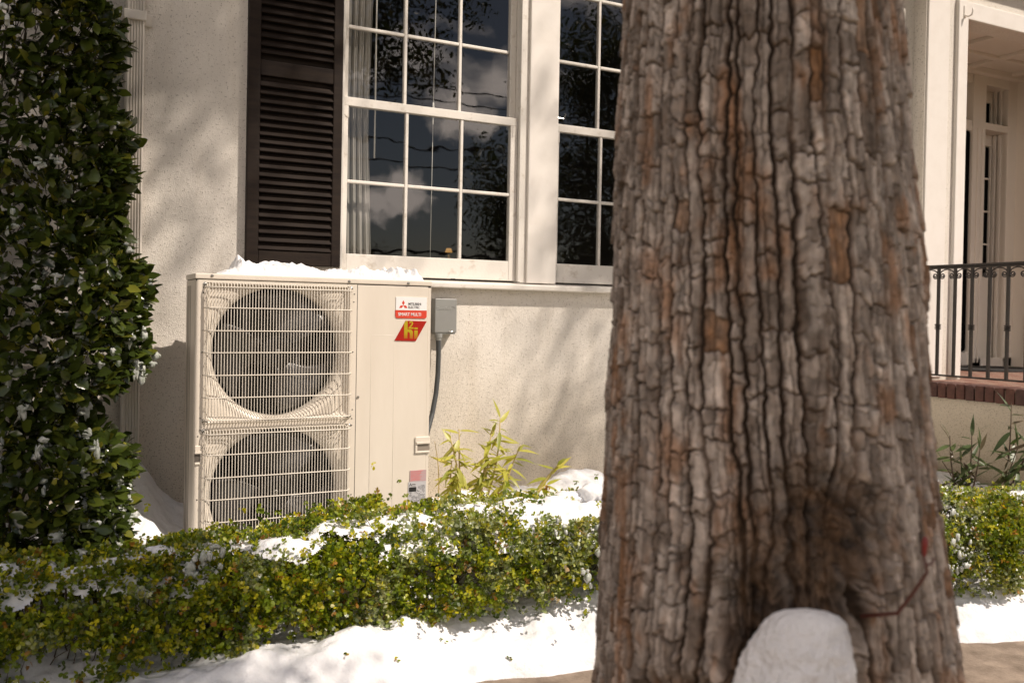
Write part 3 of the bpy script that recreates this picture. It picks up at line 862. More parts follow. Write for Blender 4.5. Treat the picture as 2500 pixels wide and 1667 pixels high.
G().tube([(2.565, 1.5, 1.3), (2.565, 1.5, 1.73)], 0.012, 8).build('lamp_base', M['brass'], tl_)

# ================================================================== RAILING
rl = empty('porch_railing', (5.45, -1.2, 0.91), 'black wrought iron railing with scrolls along the porch edge', 'railing')
def rbox(name, b, bev=0.003): return G().box(*b).build(name, M['iron'], rl, bevel=bev)
rbox('top_rail', (5.428, 5.472, -2.5, -0.10, 1.690, 1.704))
rbox('sub_rail', (5.440, 5.460, -2.5, -0.10, 1.676, 1.6895))
rbox('bottom_rail', (5.438, 5.462, -2.5, -0.10, 0.950, 0.962))
bal = G().box(-0.0085, 0.0085, -0.0085, 0.0085, 0.962, 1.677).data('baluster', M['iron'])
kn = G()
for dz in (-0.013, 0, 0.013): kn.lathe((0, 0, 1.285 + dz), (0, 0, 1), [(-0.006, 0.010), (-0.004, 0.020), (0.004, 0.020), (0.006, 0.010)], 12)
kn = kn.data('knuckle', M['iron'])
def scroll(sgn):
    pts = []
    for i in range(9):                                   # arch
        a = math.pi / 2 * i / 8
        pts.append((0, sgn * (0.057 * math.sin(a)), 1.672 - 0.040 * (1 - math.cos(a)) * 1.0))
    c = (sgn * 0.036, 1.630)
    for i in range(1, 22):
        a = i / 21 * 1.55 * 2 * math.pi
        r = 0.021 * (1 - 0.78 * i / 21)
        pts.append((0, c[0] + sgn * r * math.cos(a), c[1] - r * math.sin(a)))
    return pts
scm = G().tube(scroll(1), 0.0042, 6).tube(scroll(-1), 0.0042, 6).data('scroll', M['iron'], smooth=True)
y = -0.236; k = 2
place('scroll', scm, rl, (5.45, -0.173, 0))
while y > -2.5:
    place('baluster', bal, rl, (5.45, y, 0))
    if k % 2 == 0: place('knuckle', kn, rl, (5.45, y, 0))
    if y - 0.126 > -2.5: place('scroll', scm, rl, (5.45, y - 0.063, 0))
    y -= 0.126; k += 1

o = G().lathe((7.25, 0.75, 0.910), (0, 0, 1), [(0, 0.40), (0.012, 0.40), (0.018, 0.385)], 48).build('door_mat', M['mat'])
o.scale = (1.15, 0.8, 1); o.location = (-1.15 * 7.25 + 7.35, -0.8 * 0.75 + 0.68, 0)
tag(o, 'black oval rubber mat lying on the porch floor before the door', 'mat')

# ================================================================== HEAT PUMP
YF = -0.485
ac = empty('heat_pump', (1.099, -0.32, 0.127), 'beige outdoor heat pump unit with two wire guarded fans', 'heat pump')
# casing: open fronted shell; the fan side front is the moulded panel below
X0, X1, XS, ZB, ZT = 0.574, 1.624, 1.266, 0.127, 1.438
YBK = -0.235
g = G()
g.box(X0 + 0.012, X0 + 0.016, YF + 0.02, YBK, ZB, ZT)      # left skin
g.box(X1 - 0.016, X1 - 0.001, YF + 0.004, YBK + 0.005, ZB, ZT)
g.box(X0 + 0.012, X1 - 0.001, YBK + 0.001, YBK + 0.005, ZB, ZT)
g.box(XS + 0.002, X1 - 0.0165, YF + 0.002, YF + 0.012, ZB, ZT - 0.001)
g.box(X0 + 0.012, X1 - 0.002, YF + 0.013, YBK, ZB, ZB + 0.02)
g.build('casing', M['case'], ac, bevel=0.0015)
# rounded left front corner
V = []; F = []
for i in range(9):
    a = math.pi / 2 * i / 8
    V += [(X0 + 0.018 - 0.018 * math.cos(a), YF + 0.018 - 0.018 * math.sin(a), ZB), (X0 + 0.018 - 0.018 * math.cos(a), YF + 0.018 - 0.018 * math.sin(a), ZT)]
for i in range(8): F.append((2 * i, 2 * i + 2, 2 * i + 3, 2 * i + 1))
V += [(X0, YBK, ZB), (X0, YBK, ZT)]; F.append((18, 0, 1, 19))
g = G().add(V, F); g.build('corner_post', M['case'], ac, smooth=True)
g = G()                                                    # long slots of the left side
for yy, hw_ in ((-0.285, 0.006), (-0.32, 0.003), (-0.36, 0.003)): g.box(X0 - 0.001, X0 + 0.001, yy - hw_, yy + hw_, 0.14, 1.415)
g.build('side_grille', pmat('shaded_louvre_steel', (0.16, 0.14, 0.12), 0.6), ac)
# fan panel
FC = [(0.925, 1.137), (0.925, 0.527)]
RC = 0.277; HW, HZ = 0.308, 0.291
g = G()
def quad(x0, x1, z0, z1, y=YF): g.add([(x0, y, z0), (x1, y, z0), (x1, y, z1), (x0, y, z1)], [(0, 1, 2, 3)])
quad(X0 + 0.018, 0.925 - HW, ZB, ZT); quad(0.925 + HW, XS - 0.001, ZB, ZT)
quad(0.925 - HW, 0.925 + HW, FC[0][1] + HZ, ZT); quad(0.925 - HW, 0.925 + HW, FC[1][1] + HZ, FC[0][1] - HZ); quad(0.925 - HW, 0.925 + HW, ZB, FC[1][1] - HZ)
g.add([(XS - 0.001, YF, ZB), (XS - 0.001, YF + 0.02, ZB), (XS - 0.001, YF + 0.02, ZT), (XS - 0.001, YF, ZT)], [(0, 1, 2, 3)])
g.build('front_panel', M['case'], ac)
NA = 144
for (fx, fz) in FC:
    V = []; NR = 14
    for k in range(NR + 1):
        s = k / NR
        for j in range(NA):
            a = 2 * math.pi * j / NA
            ca, sa = math.cos(a), math.sin(a)
            tt = min(HW / max(abs(ca), 1e-6), HZ / max(abs(sa), 1e-6))
            r = RC * (1 - s) + tt * s
            # bell mouth: curls into the hole, a shallow dished square around it
            lip = 0.030 * math.exp(-((r - RC) / 0.022) ** 1.0) if r > RC else 0.030
            dish = 0.020 * (1 - smoothstep(0.80, 1.0, s)) if tt - RC > 0.02 else 0.020 * (1 - s)
            V.append((fx + r * ca, YF + lip + float(dish), fz + r * sa))
    F = []
    for k in range(NR):
        for j in range(NA):
            j2 = (j + 1) % NA
            F.append((k * NA + j, k * NA + j2, (k + 1) * NA + j2, (k + 1) * NA + j))
    base = len(V)
    for j in range(NA):
        a = 2 * math.pi * j / NA; V.append((fx + RC * math.cos(a), YF + 0.115, fz + RC * math.sin(a)))
    for j in range(NA):
        j2 = (j + 1) % NA; F.append((j, j2, base + j2, base + j))
    g = G().add(V, F); g.build('fan_shroud', M['case'], ac, smooth=True)
# inside box, its near black colour stands in for deep shade
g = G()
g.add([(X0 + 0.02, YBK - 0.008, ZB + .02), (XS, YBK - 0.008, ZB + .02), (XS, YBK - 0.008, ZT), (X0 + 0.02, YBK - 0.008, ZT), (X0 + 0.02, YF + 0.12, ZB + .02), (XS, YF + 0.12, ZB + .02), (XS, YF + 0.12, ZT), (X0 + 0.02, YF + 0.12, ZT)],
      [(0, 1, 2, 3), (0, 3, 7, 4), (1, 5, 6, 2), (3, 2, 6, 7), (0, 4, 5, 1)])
g.build('cabinet_lining', M['lining'], ac)
g = G()
for zz in np.arange(ZB + 0.04, ZT - 0.02, 0.0125): g.box(X0 + 0.03, XS - 0.02, YBK - 0.022, YBK - 0.012, zz, zz + 0.002)
o = g.build('coil_fins', M['bracket'], ac); o['kind'] = 'stuff'
o.data.materials[0] = pmat('coil_fin_edges', (0.014, 0.015, 0.016), 0.6, spec=0.2)
g = G().box(0.80, 0.822, -0.32, -0.30, ZB + 0.02, ZT - 0.01).box(1.03, 1.05, -0.32, -0.30, ZB + 0.02, ZT - 0.01)
for (fx, fz) in FC: g.box(0.80, 1.05, -0.318, -0.302, fz - 0.06, fz - 0.04).box(0.80, 1.05, -0.318, -0.302, fz + 0.04, fz + 0.06)
g.build('motor_bracket', M['bracket'], ac)
# fans
def fan_blade(a0):
    V = []; na, nr = 14, 8
    for i in range(nr + 1):
        r = 0.070 + (0.258 - 0.070) * i / nr
        span = math.radians(58 + 22 * (i / nr)); lead = math.radians(14 * (i / nr) ** 2)
        for j in range(na + 1):
            t_ = j / na; a = a0 + (t_ - 0.5) * span + lead
            y = YF + 0.085 + (t_ - 0.5) * 0.085 * (1 - 0.25 * i / nr) + 0.014 * math.sin(t_ * math.pi)
            V.append((r * math.cos(a), y, r * math.sin(a)))
    F = []
    for i in range(nr):
        for j in range(na):
            b = i * (na + 1) + j; F.append((b, b + 1, b + na + 2, b + na + 1))
    return V, F
for (fx, fz), a0 in zip(FC, (math.radians(-62), math.radians(-50))):
    fan = tag(place('fan', None, ac, (fx, YF + 0.07, fz)))
    for k in range(3):
        V, F = fan_blade(a0 + k * 2 * math.pi / 3)
        g = G().add([(x + fx, y, z + fz) for x, y, z in V], F)
        o = g.build('blade', M['blackplastic'], fan, smooth=True)
        s_ = o.modifiers.new('thick', 'SOLIDIFY'); s_.thickness = 0.004
    G().lathe((fx, YF + 0.115, fz), (0, -1, 0), [(0, 0.072), (0.055, 0.074), (0.066, 0.066), (0.070, 0.050)], 40).build('hub', M['hub'], fan, smooth=False, bevel=0.003)
    G().lathe((fx, YF + 0.048, fz), (0, -1, 0), [(0, 0.011), (0.012, 0.011), (0.014, 0.008), (0.024, 0.007)], 12).build('nut', M['screw'], fan)
# guards
def guard(fx, fz, first):
    gd = tag(place('fan_guard', None, ac, (fx, YF, fz)))
    zt, zb = fz + 0.290, fz - 0.295
    SO = 0.036; r = 0.0017
    def vw(x, so):
        pts = [(x, YF - 0.001, zt), (x, YF - so * 0.55, zt - 0.001), (x, YF - so * 0.92, zt - 0.006), (x, YF - so, zt - 0.016), (x, YF - so, fz),
               (x, YF - so, zb + 0.016), (x, YF - so * 0.92, zb + 0.006), (x, YF - so * 0.55, zb + 0.001), (x, YF - 0.001, zb)]
        return pts
    me = G().tube([(p[0] - fx, p[1] - YF, p[2] - fz) for p in vw(fx, SO)], r, 6).data('wire', M['wire'], smooth=True)
    for x in np.arange(fx - 0.2875, fx + 0.2880, 0.0125): place('wire', me, gd, (x, YF, fz))
    for dx, so in ((0.2990, 0.030), (0.3070, 0.018), (0.3110, 0.006)):
        for sgn in (-1, 1):
            me2 = G().tube([(0, p[1] - YF, p[2] - fz) for p in vw(0, so)], r, 6).data('wire', M['wire'], smooth=True)
            place('wire', me2, gd, (fx + sgn * dx, YF, fz))
    for i, dz in enumerate((0.272, 0.186, 0.091, 0.0, -0.094, -0.187, -0.281)):
        zz = fz + dz
        pts = [(fx - 0.318, YF + 0.002, zz), (fx - 0.312, YF - 0.012, zz), (fx - 0.302, YF - 0.028, zz), (fx - 0.288, YF - SO - 0.002, zz), (fx, YF - SO - 0.0025, zz),
               (fx + 0.288, YF - SO - 0.002, zz), (fx + 0.302, YF - 0.028, zz), (fx + 0.312, YF - 0.012, zz), (fx + 0.318, YF + 0.002, zz)]
        G().tube(pts, 0.0023, 8).build('cross_wire', M['wire'], gd, smooth=True)
    for zz in (zt - 0.002, zb + 0.002):
        G().tube([(fx - 0.285, YF - 0.018, zz), (fx + 0.285, YF - 0.018, zz)], 0.0021, 8).build('cross_wire', M['wire'], gd, smooth=True)
    for sx_, sz_ in ((-0.312, 0.284), (0.312, 0.284), (-0.312, -0.284), (0.312, -0.284)):
        G().lathe((fx + sx_, YF - 0.001, fz + sz_), (0, -1, 0), [(0, 0.0085), (0.0015, 0.0085), (0.002, 0.0055), (0.006, 0.005), (0.007, 0.003)], 14).build('screw', M['screw'], gd)
        # loop of wire the screw clamps
        G().tube([(fx + sx_ * 0.93, YF - 0.02, fz + sz_ * 0.98), (fx + sx_ * 0.98, YF - 0.007, fz + sz_)], 0.002, 6).build('wire_tab', M['wire'], gd)
guard(*FC[0], True); guard(*FC[1], False)
# lid
g = G().box(X0 - 0.002, X1 + 0.0015, YF - 0.003, YBK + 0.008, ZT + 0.003, 1.465); g.build('lid', M['case'], ac, bevel=0.005, seg=3)
g = G().box(X0 + 0.004, X1 - 0.003, YF + 0.003, YBK + 0.002, ZT - 0.004, ZT + 0.0035); g.build('lid_gap', M['seam'], ac)
g = G().box(XS - 0.001, XS + 0.002, YF + 0.002, YF + 0.01, ZB, ZT - 0.001); g.build('panel_gap', M['seam'], ac)
for (x, z) in ((0.640, 1.456), (1.227, 1.450), (1.507, 1.451)):
    G().lathe((x, YF - 0.0025, z), (0, -1, 0), [(0, 0.0065), (0.002, 0.0065), (0.0045, 0.004), (0.005, 0.002)], 12).build('screw', M['screw'], ac)
G().lathe((1.277, YF + 0.001, 0.935), (0, -1, 0), [(0, 0.006), (0.002, 0.006), (0.0045, 0.004)], 12).build('screw', M['screw'], ac)
g = G()
for (x, z) in ((0.607, 1.385), (0.606, 1.407), (1.252, 1.395), (1.250, 1.36), (0.604, 1.137), (1.249, 1.137), (0.600, 0.865), (0.601, 0.815), (1.249, 0.84), (1.251, 0.88), (1.249, 0.81), (0.592, 0.79), (0.592, 0.527), (1.251, 0.50)):
    g.lathe((x, YF - 0.0006, z), (0, -1, 0), [(0, 0.0028), (0.0008, 0.0028)], 8)
g.build('drain_holes', M['seam'], ac)
# embossed field on the service panel (thin raised bead)
pts = [(1.335, ZB + 0.01), (1.335, 1.205), (1.341, 1.212), (1.440, 1.212), (1.446, 1.205), (1.446, ZB + 0.01)]
G().tube([(x, YF + 0.0034, z) for x, z in pts], 0.0019, 8).build('panel_bead', M['case'], ac, smooth=True)
# handles
def handle(x0, x1, z0, z1, open_right):
    h = tag(place('handle', None, ac, (x0, YF, z0)))
    xe = x1 + 0.004 if open_right else x1
    xs = x0 if open_right else x0 - 0.004
    w = 0.011
    G().box(xs, xe, YF - 0.006, YF + 0.001, z1 - 0.024, z1).build('grip_hood', M['case'], h, bevel=0.004)
    G().box(xs + (0.004 if open_right else 0), xe, YF - 0.010, YF - 0.0055, z1 - 0.034, z1 - 0.022).build('grip_lip', M['case'], h, bevel=0.003)
    G().box(xs, xe, YF - 0.006, YF + 0.001, z0, z0 + w).build('rim', M['case'], h, bevel=0.004)
    if open_right: G().box(xs, xs + w, YF - 0.0055, YF + 0.001, z0 + 0.004, z1 - 0.004).build('rim', M['case'], h, bevel=0.004)
    else: G().box(xe - w, xe, YF - 0.0055, YF + 0.001, z0 + 0.004, z1 - 0.004).build('rim', M['case'], h, bevel=0.004)
    g = G()
    a, b, c, d = xs + (w if open_right else 0), xe - (0 if open_right else w), z0 + w, z1 - 0.034
    g.box(a, b, YF - 0.0012, YF + 0.0008, c, d)  # flat plate, the hollow's shade is put into its dark colour
    g.build('recess_shade', pmat('handle_recess_shade_%d' % open_right, (0.26, 0.22, 0.18) if open_right else (0.10, 0.085, 0.07), 0.7), h)
handle(1.553, 1.622, 0.667, 0.744, True)
handle(0.584, 0.612, 0.672, 0.752, False)
# stickers
Ys = YF - 0.0004
def st(name, poly, mat, parent=ac, d=0.0006, lift=0.0): 
    return G().prism(poly, Ys - lift - d, Ys - lift + 0.003).build(name, M[mat], parent)
def rect(x0, x1, z0, z1): return [(x0, z0), (x1, z0), (x1, z1), (x0, z1)]
s1 = st('sticker', rect(1.449, 1.600, 1.328, 1.388), 'white_st')
s2 = st('sticker', [(1.447, 1.298), (1.453, 1.291), (1.594, 1.291), (1.600, 1.298), (1.600, 1.3275), (1.447, 1.3275)], 'red_st')
cx_, cz_, q = 1.4845, 1.3495, 0.0112
def rhomb(ang):
    a = math.radians(ang); d1 = Vector((math.cos(a + math.pi / 6), math.sin(a + math.pi / 6))); d2 = Vector((math.cos(a - math.pi / 6), math.sin(a - math.pi / 6)))
    p = Vector((cx_, cz_)); L_ = q * 1.22
    return [tuple(p), tuple(p + d2 * L_), tuple(p + (d1 + d2) * L_), tuple(p + d1 * L_)]
for a in (90, 210, 330): st('emblem', rhomb(a), 'red_st', s1, 0.0004, 0.0006)
def tx(body, size, x, z, mat, par, sx=1.0, off=0.0, lift=0.0009, sp=1.0): return text('lettering', body, size, (x, Ys - lift, z), M[mat], par, sx, off, 0.0002, space=sp)
tx('MITSUBISHI', 0.0160, 1.508, 1.3515, 'ink', s1, 0.86, 0.0002, sp=0.92)
tx('ELECTRIC', 0.0160, 1.508, 1.3365, 'ink', s1, 0.88, 0.0002, sp=0.92)
tx('SMART MULTI', 0.0205, 1.460, 1.3025, 'white_st', s2, 0.90, 0.0003, sp=0.98)
s3 = st('sticker', [(1.4445, 1.188), (1.548, 1.186), (1.601, 1.278), (1.4975, 1.280)], 'deepred')
# h 2 i in yellow
lf = 0.0007
def letter(polys, nm='lettering'):
    g = G()
    for p in polys: g.prism(p, Ys - lf - 0.0004, Ys - lf + 0.0003)
    return g.build(nm, M['yellowfade'], s3)
letter([[(1.490, 1.198), (1.507, 1.198), (1.507, 1.2795), (1.4975, 1.2795), (1.490, 1.268)],
        [(1.507, 1.240), (1.521, 1.241), (1.529, 1.236), (1.533, 1.228), (1.5335, 1.197), (1.518, 1.197), (1.518, 1.222), (1.514, 1.228), (1.507, 1.228)],
        [(1.540, 1.194), (1.557, 1.202), (1.557, 1.236), (1.540, 1.236)], [(1.540, 1.241), (1.557, 1.241), (1.557, 1.249), (1.540, 1.249)]])
arc = [(1.5135, 1.268), (1.5165, 1.275), (1.523, 1.2785), (1.530, 1.277), (1.534, 1.270), (1.532, 1.262), (1.526, 1.254), (1.522, 1.2495), (1.537, 1.2495), (1.537, 1.243), (1.511, 1.243), (1.511, 1.247),
       (1.519, 1.256), (1.526, 1.265), (1.527, 1.270), (1.524, 1.2725), (1.521, 1.271), (1.520, 1.268)]
letter([[arc[0], arc[1], arc[16], arc[17]], [arc[1], arc[2], arc[15], arc[16]], [arc[2], arc[3], arc[4], arc[14], arc[15]], [arc[4], arc[5], arc[13], arc[14]], [arc[5], arc[6], arc[12], arc[13]], [arc[6], arc[7], arc[11], arc[12]], [arc[7], arc[8], arc[9], arc[10], arc[11]]])
s4 = st('label', rect(1.531, 1.611, 0.537, 0.589), 'pinkst')
s5 = st('label', rect(1.524, 1.611, 0.30, 0.5365), 'greyst')
g = G()
for z in np.arange(0.542, 0.587, 0.0052):
    for x0, x1 in ((1.534, 1.5345 + random.uniform(0.045, 0.07)),): g.prism(rect(x0, x1, z, z + 0.0022), Ys - 0.0010, Ys)
g.build('print', M['pinkline'], s4)
cx_, cz_, q = 1.5345, 0.5225, 0.0045
g = G()
for a in (90, 210, 330): g.prism(rhomb(a), Ys - 0.0011, Ys)
g.prism([(1.527, 0.493), (1.529, 0.491), (1.561, 0.491), (1.563, 0.493), (1.563, 0.510), (1.561, 0.512), (1.529, 0.512), (1.527, 0.510)], Ys - 0.0011, Ys)
g.prism(rect(1.541, 1.559, 0.523, 0.526), Ys - 0.0011, Ys)
rnd = random.Random(4)
z = 0.5165
while z > 0.31:
    x = 1.529
    while x < 1.604:
        w_ = rnd.uniform(0.003, 0.013)
        if (z > 0.488 and x < 1.566 and z < 0.514) or rnd.random() < 0.35: x += w_; continue
        g.prism(rect(x, min(x + w_, 1.606), z, z + 0.0018), Ys - 0.0010, Ys); x += w_ + 0.002
    z -= 0.0052
g.build('print', M['ink'], s5)

# snow heap on the lid
nx, ny = 300, 90
xs = np.linspace(0.665, 1.59, nx); ys = np.linspace(YF - 0.002, YBK + 0.01, ny)
XX, YY = np.meshgrid(xs, ys)
prof_top = np.interp(XX, [0.665, 0.70, 0.745, 0.77, 0.80, 0.86, 0.92, 0.955, 1.0, 1.06, 1.10, 1.16, 1.20, 1.24, 1.29, 1.33, 1.40, 1.44, 1.47, 1.51, 1.54, 1.56, 1.585, 1.59],
                     [0, .012, .035, .085, .055, .045, .062, .06, .047, .055, .035, .03, .046, .03, .06, .05, .042, .036, .065, .04, .05, .055, .03, 0])
sx_ = np.clip((YY - YF) / 0.03, 0, 1) ** 0.5 * np.clip((YBK + 0.01 - YY) / 0.03, 0, 1) ** 0.5
ragged = 0.5 + 0.5 * fbm(XX * 9, YY * 9, 3, 21)
H = prof_top * sx_ * (0.72 + 0.5 * np.abs(fbm(XX * 11, YY * 13, 4, 22)) * 1.6) + 0.012 * sx_ * fbm(XX * 45, YY * 45, 3, 23) * (prof_top > 0.01)
front = 0.010 * fbm(XX * 20, YY * 0 + 4, 3, 25) * (YY < YF + 0.02)
ZZ = 1.4655 + np.maximum(H, -0.002) - 0.0015
V = np.stack([XX, YY + 0.012 + 0.012 * fbm(XX * 14, XX * 0 + 2, 3, 24) * (1 - sx_), ZZ], -1).reshape(-1, 3)
idx = np.arange(nx * ny).reshape(ny, nx)
F = np.stack([idx[:-1, :-1], idx[:-1, 1:], idx[1:, 1:], idx[1:, :-1]], -1).reshape(-1, 4)
o = place('snow_on_heat_pump', fastmesh('snow_on_heat_pump', V, F, M['snow'], smooth=True)); tag(o, 'ragged strip of lumpy snow on top of the heat pump', 'snow', kind='stuff')

# ---- grey disconnect box and conduit
jb = empty('electrical_box', (1.893, 0, 1.3), 'plain grey metal disconnect box on the wall right of the heat pump', 'electrical box')
G().box(1.820, 1.942, -0.060, -0.001, 1.216, 1.392).build('cover', M['greybox'], jb, bevel=0.003)
G().box(1.826, 1.937, -0.056, -0.001, 1.208, 1.217).build('back_tray', M['greybox'], jb, bevel=0.002)
text('lettering', 'DiversiTech', 0.0205, (1.829, -0.0605, 1.335), pmat('worn_grey_emboss', (0.36, 0.365, 0.35), 0.35), jb, 0.82, 0.0004, 0.0012)
G().tube([(1.915, -0.0605, 1.354), (1.933, -0.0605, 1.345), (1.909, -0.0605, 1.326)], 0.0016, 6).build('arrow_mark', M['greybox'], jb)
G().tube([(1.892, -0.062, 1.219), (1.898, -0.066, 1.223), (1.910, -0.065, 1.220), (1.918, -0.062, 1.224)], 0.0018, 6).build('hasp', M['screw'], jb)
cd = empty('conduit', (1.85, -0.04, 1.1), 'dark grey flexible conduit dropping from the electrical box behind the heat pump', 'conduit')
G().lathe((1.847, -0.045, 1.210), (0, 0, -1), [(0, 0.020), (0.02, 0.020), (0.02, 0.016), (0.035, 0.016)], 18).build('connector', M['greybox'], cd)
g = G()
cpts = [(1.847, -0.045, 1.178), (1.849, -0.045, 1.10), (1.845, -0.05, 1.0), (1.832, -0.06, 0.90), (1.805, -0.08, 0.80), (1.76, -0.12, 0.70), (1.68, -0.17, 0.63), (1.60, -0.2, 0.60)]
cp = []
for i in range(len(cpts) - 1):
    for k in range(14):
        t_ = k / 14; cp.append(Vector(cpts[i]).lerp(Vector(cpts[i + 1]), t_))
G().tube(cp, [0.0125 + (0.0008 if i % 2 else 0) for i in range(len(cp))], 10).build('hose', M['conduit'], cd, smooth=True)

# ================================================================== PLANTS
BOXCOL = [(0.105, 0.150, 0.009), (0.175, 0.225, 0.010), (0.30, 0.32, 0.013), (0.46, 0.42, 0.018), (0.045, 0.075, 0.006), (0.30, 0.15, 0.025)]
BOXW = [0.30, 0.28, 0.18, 0.09, 0.12, 0.03]
def hedge(name, label, x0, x1, yf, yb, ztop, ntips, seed, grp, holes=(), foamy=False):
    R_ = np.random.default_rng(seed)
    root = empty(name, ((x0 + x1) / 2, float(np.mean([yf((x0 + x1) / 2), yb((x0 + x1) / 2)])), 0.1), label, 'hedge', grp)
    n = ntips
    X = R_.uniform(x0, x1, n)
    which = R_.uniform(size=n)
    # parameter round the profile: front face, rounded shoulder, top, back
    YFa = yf(X); YBa = yb(X); zt = ztop(X)
    lump = 0.045 * fbm(X * 2.3, X * 0 + seed, 3, 31)
    P = np.zeros((n, 3)); Nn = np.zeros((n, 3))
    zb = 0.10 - 0.07 * smoothstep(0.55, 0.10, X) + 0.05 * fbm(X * 3, X * 0, 2, 33) + 0.10 * smoothstep(0.7, 2.0, X) * (X < 2.7)
    a = which < 0.55
    tz = R_.uniform(0, 1, n) ** 0.85
    zf = zb + (zt - zb) * tz
    bulge = 0.17 * (1 - tz) ** 1.4 * smoothstep(0.55, 0.05, X) * smoothstep(-1.4, -0.4, X) + 0.05 * np.sin(np.clip(tz, 0, 1) * math.pi) - 0.09 * smoothstep(0.72, 1.0, tz) + 0.05 * (1 - tz) * 0
    yfr = YFa - bulge + 0.05 * fbm(X * 3.2, zf * 4, 3, 35)
    P[a] = np.stack([X, yfr, zf], -1)[a]; Nn[a] = np.stack([0 * X, -1 + 0.6 * tz, 0.15 + 1.1 * smoothstep(0.6, 1, tz)], -1)[a]
    b = (which >= 0.55) & (which < 0.93)
    ty = R_.uniform(0, 1, n)
    yt = YFa + 0.06 + (YBa - YFa - 0.06) * ty
    ztt = zt + np.minimum(0.035 * fbm(X * 4, yt * 4, 3, 36), 0.022) - 0.05 * np.abs(ty - 0.5) ** 2 * 2
    P[b] = np.stack([X, yt, ztt], -1)[b]; Nn[b] = np.stack([0 * X, -0.15 + 0 * X, 1 + 0 * X], -1)[b]
    c = which >= 0.93
    P[c] = np.stack([X, YBa, zf], -1)[c]; Nn[c] = np.array([0, 1, 0.2])
    dep = R_.exponential(0.022, n); dep[R_.uniform(size=n) < 0.12] += 0.08
    dep = dep - 0.17 * fbm(X * 6.5 + seed, (P[:, 2] + P[:, 1]) * 8, 4, 37) + 0.01
    dep = np.maximum(dep, -0.015)
    Nn = unit(Nn + 0.45 * R_.normal(size=(n, 3)))
    P = P - Nn * dep[:, None] + R_.normal(size=(n, 3)) * 0.012
    keep = np.ones(n, bool)
    for (hx, hz, rx, rz, pr) in holes:
        d = ((X - hx) / rx) ** 2 + ((P[:, 2] - hz) / rz) ** 2
        keep &= ~((d < 1) & (R_.uniform(size=n) < pr) & a)
    keep &= ~((fbm(X * 4.2, P[:, 2] * 6, 3, 40 + seed) < -0.24) & (R_.uniform(size=n) < 0.72) & a)
    keep &= ~((P[:, 2] < 0.17 - 0.16 * smoothstep(0.55, 0.10, X) + 0.09 * smoothstep(0.7, 2.0, X) * (X < 2.7) + 0.16 * fbm(X * 5, X * 0 + 2, 3, 45)) & (R_.uniform(size=n) < 0.8) & a)
    keep &= P[:, 2] > 0.02
    P, Nn = P[keep], Nn[keep]
    n = len(P)
    k = 6
    Pk = np.repeat(P, k, 0); Nk = np.repeat(Nn, k, 0)
    stage = np.tile(np.arange(k) // 2 * 0.009, n)
    th = np.tile(np.arange(k) * math.pi / 2 * 1.03, n) + np.repeat(R_.uniform(0, 6.28, n), k)
    A = unit(np.cross(Nk, np.array([0.3, 0.2, 0.93]) + 0.001)); B = np.cross(Nk, A)
    side = A * np.cos(th)[:, None] + B * np.sin(th)[:, None]
    tip = np.tile(np.linspace(0.25, 1.05, k), n)
    D = unit(side * (1.25 - 0.55 * tip)[:, None] + Nk * (0.35 + 0.55 * tip)[:, None] + 0.25 * R_.normal(size=Pk.shape))
    base = Pk - Nk * 0.02 + Nk * stage[:, None]
    nrm = unit(Nk + 0.5 * R_.normal(size=Pk.shape) - side * 0.4)
    Ln = R_.uniform(0.0120, 0.0200, n * k); Wd = Ln * R_.uniform(0.60, 0.80, n * k)
    cols = np.array(BOXCOL)
    ci = R_.choice(len(cols), n, p=BOXW)
    tn = np.repeat(cols[ci], k, 0) * (1 + 0.28 * R_.uniform(-1, 1, (n * k, 1)))
    # new growth near the outside is yellower
    yel = np.repeat((dep[keep] < 0.012) & (R_.uniform(size=n) < 0.45), k) & (np.tile(np.arange(k), n) > 3)
    tn[yel] = tn[yel] * 0.4 + np.array([0.21, 0.19, 0.018]) * 0.6
    foam = smoothstep(0.14, 0.40, fbm(Pk[:, 0] * 9 + 3, (Pk[:, 2] + 0.8 * Pk[:, 1]) * 8, 4, 47) + (0.10 if foamy else 0.0) + 0.22 * smoothstep(0.6, 1.6, Pk[:, 0]) - 0.06)
    foam = (foam * 0.60 * R_.uniform(0.0, 1.0, n * k) ** 1.5)[:, None]
    tn = tn * (1 - foam) + np.array([0.50, 0.53, 0.42]) * foam
    V, F, T_ = leaves(base, D, nrm, Ln, Wd, LEAF6, LEAF6F, tn)
    org = np.array(WORLD[root.name])
    o = place('foliage', fastmesh('foliage', V - org, F, M['boxleaf'], T_), root, tuple(org)); o['kind'] = 'stuff'
    # twigs and stems
    g = G()
    sel = R_.choice(n, min(n, 900), replace=False)
    for i in sel:
        p = Vector(P[i]); bz = Vector((p.x + R_.uniform(-.10, .10), float((yf(np.array([p.x]))[0] + yb(np.array([p.x]))[0]) / 2) + R_.uniform(-.08, .08), max(0.08, p.z - R_.uniform(0.1, 0.25))))
        mid = p.lerp(bz, 0.5) + Vector((R_.uniform(-.02, .02), 0, R_.uniform(-.02, .03)))
        g.tube([bz, mid, p], [0.003, 0.0018, 0.0010], 3, cap=False)
    for x in np.arange(x0 + 0.1, x1, 0.16):
        yc = float((yf(np.array([x]))[0] + yb(np.array([x]))[0]) / 2)
        for _k in range(3):
            g.tube([(x + R_.uniform(-.06, .06), yc + R_.uniform(-.06, .06), 0.02), (x + R_.uniform(-.12, .12), yc + R_.uniform(-.12, .12), 0.25), (x + R_.uniform(-.16, .16), yc + R_.uniform(-.16, .16), 0.42)], [0.008, 0.006, 0.003], 5, cap=False)
    o = g.build('twigs', M['twig'], root, smooth=True); o['kind'] = 'stuff'
    return root
